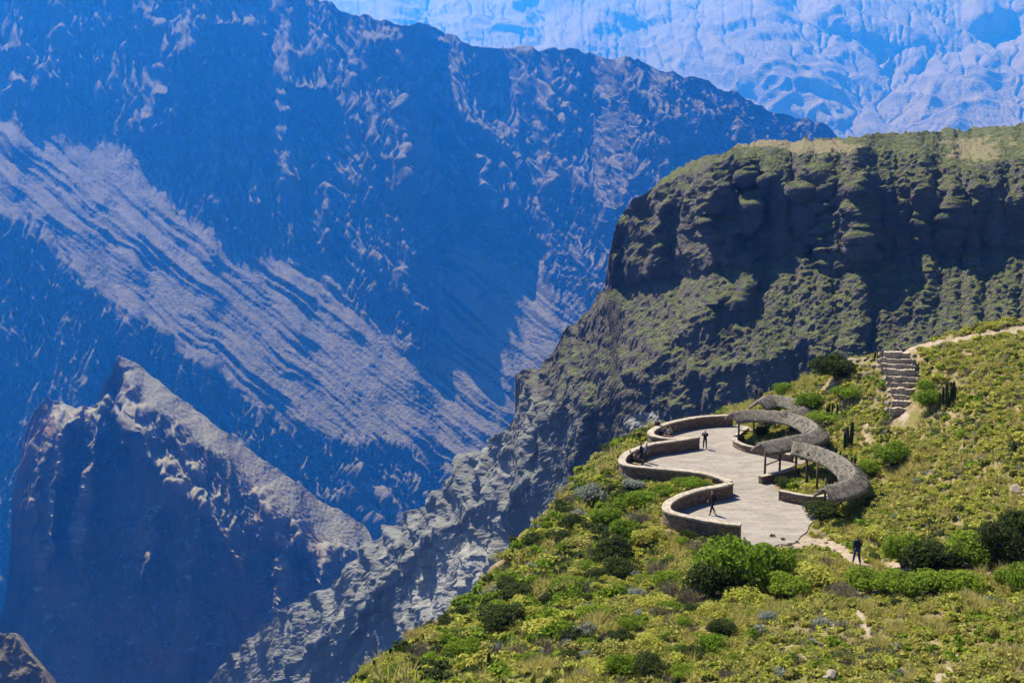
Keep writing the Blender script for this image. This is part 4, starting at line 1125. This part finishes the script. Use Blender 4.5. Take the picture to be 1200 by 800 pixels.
keep = (bz < .5) & (rng.random(len(xx)) < dens)
for (mx_, my_, mr_) in MAIN_XY:
    keep &= (xx-mx_)**2+(yy-my_)**2 > (mr_*.75)**2
xx, yy, zz, uu, vv, dt, sl_ = [a[keep] for a in (xx, yy, zz, uu, vv, dt, steep_left)]
lim = 24500
if len(xx) > lim:
    k = rng.choice(len(xx), lim, replace=False); xx, yy, zz, uu, vv, dt, sl_ = [a[k] for a in (xx, yy, zz, uu, vv, dt, sl_)]
n_ = len(xx); print('scrub', n_)
kinds = ['yellow','olive','green','dark','silver','grey','dry']
pm = np.stack([np.full(n_,.40), np.full(n_,.28), np.full(n_,.07), np.full(n_,.03), np.full(n_,.02), np.full(n_,.07), np.full(n_,.11)], -1)
pl_ = np.stack([np.full(n_,.26), np.full(n_,.20), np.full(n_,.22), np.full(n_,.17), np.full(n_,.03), np.full(n_,.10), np.full(n_,.03)], -1)
pr_ = pm*(1-sl_[:,None])+pl_*sl_[:,None]
nzp = fbm(xx/5, yy/5, oct=3, seed=311)
pr_[:,2] *= np.exp(2.2*nzp); pr_[:,5] *= np.exp(2.5*fbm(xx/6+7, yy/6, oct=2, seed=313)); pr_[:,6] *= np.exp(2.6*fbm(xx/4, yy/4+5, oct=2, seed=315)); pr_[:,3] *= np.exp(2*fbm(xx/4, yy/4+15, oct=2, seed=317))
pr_ /= pr_.sum(1, keepdims=True)
kk = (rng.random(n_)[:,None] > np.cumsum(pr_, 1)).sum(1).clip(0, 6)
wd = (.42+.30*rng.random(n_)**1.5)*(1+.55*sl_*rng.random(n_)+.15*sl_)
wd = wd*np.where(rng.random(n_) < .06+.10*sl_, 1.6, 1.0)*np.where(vv > 720, .9, 1.0)*np.where(dt < 1.2, .7, 1)
order = np.argsort(-wd/yy-0*uu+np.where((uu > 1200) | (vv > 800), 10, 0))
single = np.zeros(n_, bool); single[order[:290]] = True
LBL = {'yellow':('yellow-green cushion shrub standing out above the low scrub','yellow-green shrubs in the scrub'),'olive':('olive cushion shrub standing out above the low scrub','olive shrubs in the scrub'),
 'green':('fresh green low shrub among the scrub on the near slope','green shrubs in the scrub'),'dark':('dark green low shrub among the scrub on the near slope','dark shrubs in the scrub'),
 'silver':('small silvery shrub among the scrub on the near slope','silvery shrubs in the scrub'),'grey':('grey leafless twiggy shrub among the scrub on the near slope','grey twiggy shrubs in the scrub'),
 'dry':('straw-coloured dry tussock among the scrub on the near slope','dry tussocks in the scrub')}
for i in np.where(single)[0]:
    kd = kinds[kk[i]]; o = bpy.data.objects.new('tussock' if kd == 'dry' else 'shrub', LOW[kd][i % 3]); col.objects.link(o)
    w_ = float(wd[i]); o.location = (xx[i], yy[i], zz[i]-.03); o.scale = (w_*1.3, w_*1.3, w_*rp.uniform(1.0,1.5)); o.rotation_euler = (0,0,rp.uniform(0,6.28))
    tag(o, LBL[kd][0], 'tussock' if kd == 'dry' else 'shrub', LBL[kd][1])
# the rest: one mass of ground cover per foliage colour
for j, kd in enumerate(kinds):
    idx = np.where((kk == j) & ~single)[0]
    if len(idx) == 0: continue
    VV = []; TT = []; PP = []
    for var in range(3):
        sub = idx[idx % 3 == var]
        if len(sub) == 0: continue
        nl = 62
        V, tone = leaf_cloud(n=nl, seed=500+j*3+var, size=.19 if kd != 'dry' else .22, lobes=6, flat=.62, spiky={'dry':1.0,'grey':.5}.get(kd, 0), inner=.25)
        an = rng.uniform(0, 6.28, len(sub)); ca, sa = np.cos(an), np.sin(an); s1 = wd[sub]*1.25
        X = V[None,...,0]*ca[:,None,None]-V[None,...,1]*sa[:,None,None]; Y = V[None,...,0]*sa[:,None,None]+V[None,...,1]*ca[:,None,None]
        W = np.stack([X*s1[:,None,None]+xx[sub][:,None,None], Y*s1[:,None,None]+yy[sub][:,None,None], V[None,...,2]*(s1*rng.uniform(.8,1.25,len(sub)))[:,None,None]+zz[sub][:,None,None]-.03], -1)
        VV.append(W.reshape(-1,3)); TT.append(np.tile(np.repeat(tone,4), len(sub))); PP.append(np.repeat(rng.random(len(sub)), nl*4))
    VV = np.concatenate(VV); o = link('scrub', np_mesh('scrub', VV, np.arange(len(VV)).reshape(-1,4), smooth=False, attrs={'tone': np.concatenate(TT), 'plant': np.concatenate(PP)}), M_L[kd])
    tag(o, {'yellow':'yellow-green','olive':'olive','green':'fresh green','dark':'dark green','silver':'silvery','grey':'grey twiggy','dry':'dry straw-coloured'}[kd]+' low scrub covering the near hillside', 'scrub', kind='stuff')
# ================================================================ people
def plain(name, c, rough=.8):
    s = NT(name); n = s.noise(s.coord((1,1,1), True), 14, 3)
    return s.color(s.mix(n, tuple(x*.8 for x in c), tuple(min(1, x*1.15) for x in c)), rough)
m_skin = plain('skin', (.42,.27,.19), .6); m_hair = plain('hair', (.02,.015,.012)); m_shoe = plain('shoe_leather', (.05,.04,.035))
def skin_mesh(name, pts, edges, rad, mat, parent, levels=1, root=0, extra=None):
    me = bpy.data.meshes.new(name); me.from_pydata([tuple(p) for p in pts], edges, [])
    o = bpy.data.objects.new(name, me); col.objects.link(o)
    o.modifiers.new('s', 'SKIN'); sk = me.skin_vertices[0].data
    for i, r_ in enumerate(rad):
        sk[i].radius = (r_, r_) if not isinstance(r_, tuple) else r_
        sk[i].use_root = (i == root)
    m_ = o.modifiers.new('b', 'SUBSURF'); m_.levels = levels; m_.render_levels = levels
    dg = bpy.context.evaluated_depsgraph_get(); dg.update()
    m2_ = bpy.data.meshes.new_from_object(o.evaluated_get(dg)); bpy.data.objects.remove(o)
    if extra:
        bm = bmesh.new(); bm.from_mesh(m2_); extra(bm); bm.to_mesh(m2_); bm.free()
    m2_.name = name; m2_.materials.clear()
    m2_.polygons.foreach_set('use_smooth', [True]*len(m2_.polygons))
    return link(name, m2_, mat, parent)
def person(loc, face, label, pose='stand', top=(.03,.03,.035), legs=(.03,.035,.06), H=1.7, hat=None, group=None, pack=None, hair_long=False):
    """loc: feet (or seat) point; face: direction in degrees, 0 = +x, 90 = +y"""
    e = empty('person', loc, R(face)); tag(e, label, 'person', group)
    k = H/1.7; V3 = lambda x, y, z: Vector((x*k, y*k, z*k))      # x forward, y left
    hip = .90; lean = 0
    if pose == 'sit':
        hip = .50
        L = {'hipL': V3(0,.09,.5), 'hipR': V3(0,-.09,.5), 'kL': V3(.40,.12,.50), 'kR': V3(.40,-.11,.48), 'aL': V3(.42,.13,.09), 'aR': V3(.38,-.12,.09), 'tL': V3(.58,.15,.04), 'tR': V3(.54,-.14,.04)}
        arms = [(V3(.02,.20,.93), V3(.10,.25,.70), V3(.30,.16,.60)), (V3(.02,-.20,.93), V3(.10,-.25,.70), V3(.30,-.14,.62))]; lean = .05
    elif pose == 'stride':
        L = {'hipL': V3(0,.09,.9), 'hipR': V3(0,-.09,.9), 'kL': V3(.17,.10,.50), 'kR': V3(-.02,-.10,.49), 'aL': V3(.26,.10,.09), 'aR': V3(-.26,-.10,.13), 'tL': V3(.42,.11,.05), 'tR': V3(-.13,-.11,.03)}
        arms = [(V3(0,.20,1.40), V3(-.10,.27,1.14), V3(-.04,.25,.90)), (V3(0,-.20,1.40), V3(.08,-.27,1.13), V3(.24,-.22,.95))]; lean = .03
    elif pose == 'photo':
        L = {'hipL': V3(0,.09,.9), 'hipR': V3(0,-.09,.9), 'kL': V3(.03,.12,.49), 'kR': V3(.02,-.12,.49), 'aL': V3(0,.14,.09), 'aR': V3(-.01,-.14,.09), 'tL': V3(.17,.17,.03), 'tR': V3(.16,-.17,.03)}
        arms = [(V3(0,.20,1.40), V3(.14,.28,1.22), V3(.30,.10,1.40)), (V3(0,-.20,1.40), V3(.14,-.28,1.22), V3(.30,-.10,1.40))]
    else:
        L = {'hipL': V3(0,.09,.9), 'hipR': V3(0,-.09,.9), 'kL': V3(.03,.11,.49), 'kR': V3(.01,-.11,.49), 'aL': V3(0,.12,.09), 'aR': V3(-.02,-.12,.09), 'tL': V3(.17,.15,.03), 'tR': V3(.15,-.15,.03)}
        arms = [(V3(0,.20,1.40), V3(-.03,.28,1.12), V3(.05,.27,.87)), (V3(0,-.20,1.40), V3(-.02,-.28,1.12), V3(.08,-.27,.88))]
    dz = hip-.9
    pel = V3(0,0,hip+.02); wa = V3(lean*.4,0,1.08+dz); ch = V3(lean,0,1.30+dz); nk = V3(lean*1.2,0,1.47+dz); nk2 = V3(lean*1.4+.01,0,1.52+dz); hd = V3(lean*1.5+.02,0,1.60+dz); ht = V3(lean*1.5+.01,0,1.66+dz)
    if pose == 'sit': arms = [tuple(a) for a in arms]
    def hands(bm):
        for (sh, el, wr), sy in zip(arms, (1,-1)):
            d = (wr-el).normalized(); side = d.cross(Vector((0,0,1))); side = (side if side.length > .1 else Vector((0,1,0))).normalized(); up = side.cross(d)
            palm = wr+d*.05*k
            for j, (o_, ln) in enumerate(((-.030,.055),(-.010,.068),(.010,.072),(.030,.064))):
                a = palm+side*o_*k+d*.035*k; b = a+(d*.8-up*.25).normalized()*ln*.5*k; c = b+(d*.5-up*.7).normalized()*ln*.5*k
                tube(bm, a, b, .0095*k, .0085*k, 6); tube(bm, b, c, .0085*k, .006*k, 6)
            a = palm-side*.035*k*sy; b = a+(d*.6-side*.8*sy).normalized()*.035*k; tube(bm, a, b, .011*k, .009*k, 6); tube(bm, b, b+d*.028*k, .009*k, .007*k, 6)
        # nose, brow, ears
        f = hd
        for p_, r_ in ((f+V3(.098,0,.0), .016), (f+V3(.0,.078,.0), .02), (f+V3(.0,-.078,.0), .02)):
            g = bmesh.ops.create_icosphere(bm, subdivisions=1, radius=r_*k)
            for v_ in g['verts']: v_.co = Vector((v_.co.x, v_.co.y*.7, v_.co.z*1.6))+p_
    pts = [pel, wa, ch, nk, nk2, hd, ht]; ed = [(0,1),(1,2),(2,3),(3,4),(4,5),(5,6)]; rad = [.125,.115,.14,.06,.052,.092,.075]
    for s_, (sh, el, wr) in zip('LR', arms):
        b = len(pts); pts += [sh, el, wr, wr+(wr-el).normalized()*.07*k]; rad += [.055,.042,.030,.034]; ed += [(2,b),(b,b+1),(b+1,b+2),(b+2,b+3)]
    for s_ in 'LR':
        b = len(pts); pts += [L['hip'+s_], L['k'+s_], L['a'+s_], L['t'+s_]]; rad += [.085,.058,.042,.035]; ed += [(0,b),(b,b+1),(b+1,b+2),(b+2,b+3)]
    skin_mesh('body', pts, ed, [r_*k for r_ in rad], m_skin, e, 2, extra=hands)
    mt = plain('jacket_cloth', top); mlg = plain('trouser_cloth', legs)
    pts = [pel+V3(0,0,.02), wa, ch, nk]; ed = [(0,1),(1,2),(2,3)]; rad = [.155,.15,.168,.075]
    for (sh, el, wr) in arms:
        b = len(pts); pts += [sh, el, el.lerp(wr, .9)]; rad += [.074,.06,.046]; ed += [(2,b),(b,b+1),(b+1,b+2)]
    skin_mesh('jacket', pts, ed, [r_*k for r_ in rad], mt, e, 2)
    pts = [pel-V3(0,0,.02)]; ed = []; rad = [.14]
    for s_ in 'LR':
        b = len(pts); pts += [L['hip'+s_], L['k'+s_], L['k'+s_].lerp(L['a'+s_], .93)]; rad += [.10,.075,.060]; ed += [(0,b),(b,b+1),(b+1,b+2)]
    skin_mesh('trousers', pts, ed, [r_*k for r_ in rad], mlg, e, 2)
    for s_ in 'LR':
        a, t_ = L['a'+s_], L['t'+s_]
        skin_mesh('shoe', [a-V3(.03,0,.02), a.lerp(t_, .5), t_], [(0,1),(1,2)], [.052*k,.05*k,.04*k], m_shoe, e, 1)
    if hat:
        bm = bmesh.new(); bmesh.ops.create_cone(bm, cap_ends=True, segments=20, radius1=.20*k, radius2=.19*k, depth=.02*k)
        g = bmesh.ops.create_cone(bm, cap_ends=True, segments=20, radius1=.105*k, radius2=.085*k, depth=.11*k); bmesh.ops.translate(bm, verts=g['verts'], vec=(0,0,.06*k))
        o = bmesh_obj('hat', bm, plain('hat_felt', hat), e, True); o.location = ht+V3(-.005,0,.025); o.rotation_euler = (0, .1, 0)
    else:
        pts = [hd+V3(-.03,0,.03), ht+V3(-.01,0,.015)]; rad = [.095,.085]; ed = [(0,1)]
        if hair_long: pts.append(nk2+V3(-.08,0,-.06)); rad.append(.06); ed.append((0,2))
        skin_mesh('hair', pts, ed, [r_*k for r_ in rad], m_hair, e, 2)
    if pack:
        bm = bmesh.new(); bmesh.ops.create_cube(bm, size=1)
        for v_ in bm.verts: v_.co = Vector((v_.co.x*.18*k, v_.co.y*.30*k, v_.co.z*.44*k))
        bmesh.ops.bevel(bm, geom=bm.edges[:], offset=.05*k, segments=3, affect='EDGES')
        o = bmesh_obj('backpack', bm, plain('pack_cloth', pack), None, True); o.location = Vector(loc)+Matrix.Rotation(R(face), 4, 'Z')@V3(-.24,0,1.22+dz); o.rotation_euler = (0,0,R(face))
        o.name = 'backpack'; tag(o, 'dark backpack worn by the person '+pack_note[0], 'backpack')
    return e
pack_note = ['']
def gp(u, v): return PZ(u, v, ZP)
def gn(u, v):
    p = ground_at(u, v); return p
person(gp(826,525.5), 250, 'person in dark jacket standing alone in the middle of the back terrace opening', 'photo', (.025,.022,.028), (.05,.045,.04), 1.72)
person(gp(835,602.5), 200, 'person in black striding across the front lobe of the terrace', 'stride', (.012,.012,.016), (.015,.015,.022), 1.74)
p_ = gn(1004,661)
person(p_, 95, 'person in navy jacket and blue trousers walking the dirt path below the terrace', 'stride', (.02,.025,.07), (.03,.05,.20), 1.76)
person(gp(751,543), 150, 'person in dark clothes and wide hat standing in the middle lobe by the parapet', 'stand', (.02,.02,.03), (.02,.025,.05), 1.76, hat=(.09,.07,.05))
person(gp(757.5,541.5), 200, 'person in pale cap and bluish coat standing right of the hat wearer', 'stand', (.16,.19,.26), (.04,.05,.08), 1.70, hat=(.6,.58,.55))
def seat(u, v, h=.0): 
    p = PZ(u, v, ZP); return (p[0], p[1], ZP+h)
person(seat(743,545.5), 330, 'seated person nearest the parapet bend, pale top, in the middle lobe', 'sit', (.26,.23,.21), (.03,.03,.04), 1.66)
person(seat(737.5,544), 300, 'seated person in black at the far left of the middle lobe', 'sit', (.02,.02,.025), (.03,.03,.035), 1.68)
person(seat(748,547), 350, 'seated person in brown, rightmost on the ledge of the middle lobe', 'sit', (.10,.07,.06), (.04,.04,.05), 1.64, hair_long=True)
person(gp(770,511.5), 220, 'person in black standing at the tip of the back lobe against the canyon', 'stand', (.02,.018,.03), (.02,.02,.03), 1.74)
person(seat(774,512), 300, 'seated person in pale top at the left of the back lobe', 'sit', (.32,.29,.27), (.04,.04,.05), 1.66)
person(seat(779.5,513.5), 290, 'seated person in grey jacket, second along the back lobe wall', 'sit', (.14,.13,.13), (.05,.045,.04), 1.68)
person(seat(784.5,514.5), 280, 'seated person in light shirt and dark trousers, last along the back lobe wall', 'sit', (.38,.36,.34), (.03,.03,.035), 1.66)
p_ = gn(885,470) or PZ(885,468,-21.5)
person(p_, 180, 'distant person in dark blue standing on the brow left of the smallest canopy', 'stand', (.03,.03,.09), (.03,.03,.05), 1.72)
p_ = gn(891,470) or PZ(891,468,-21.4)
person(p_, 120, 'distant person in grey beside the one in dark blue on the brow', 'stand', (.25,.24,.27), (.05,.05,.06), 1.62, hair_long=True)
# benches behind the seated groups: rough stone ledge blocks
def ledge(px, label):
    P3 = [PZ(u, v, ZP+.45)[:2] for u, v in px]; b = P3[0]; e = empty('stone_ledge', (b[0], b[1], ZP)); tag(e, label, 'bench', 'stone seating ledges')
    sp = [(p[0]-b[0], p[1]-b[1], 0) for p in P3]
    sweep('seat', sp, dense([(-.2,-.05),(.2,-.05),(.2,.44),(-.2,.44)], .2), m_stone, e, .25, .02, 2, smooth=False)
ledge([(734,538.5),(739,541),(745,542.5),(751,543.5)], 'stone seating ledge under the people in the middle lobe')
ledge([(771,506),(776,508.5),(782,509.8),(788,510.3)], 'stone seating ledge under the people in the back lobe')
HZ_D, HZ_C, HZ_G = 1.12e-4, (.015,.215,1.0), .3
haze(HZ_D, HZ_C, HZ_G, -1500, 2750, -9000, 15000, -300, 22000)
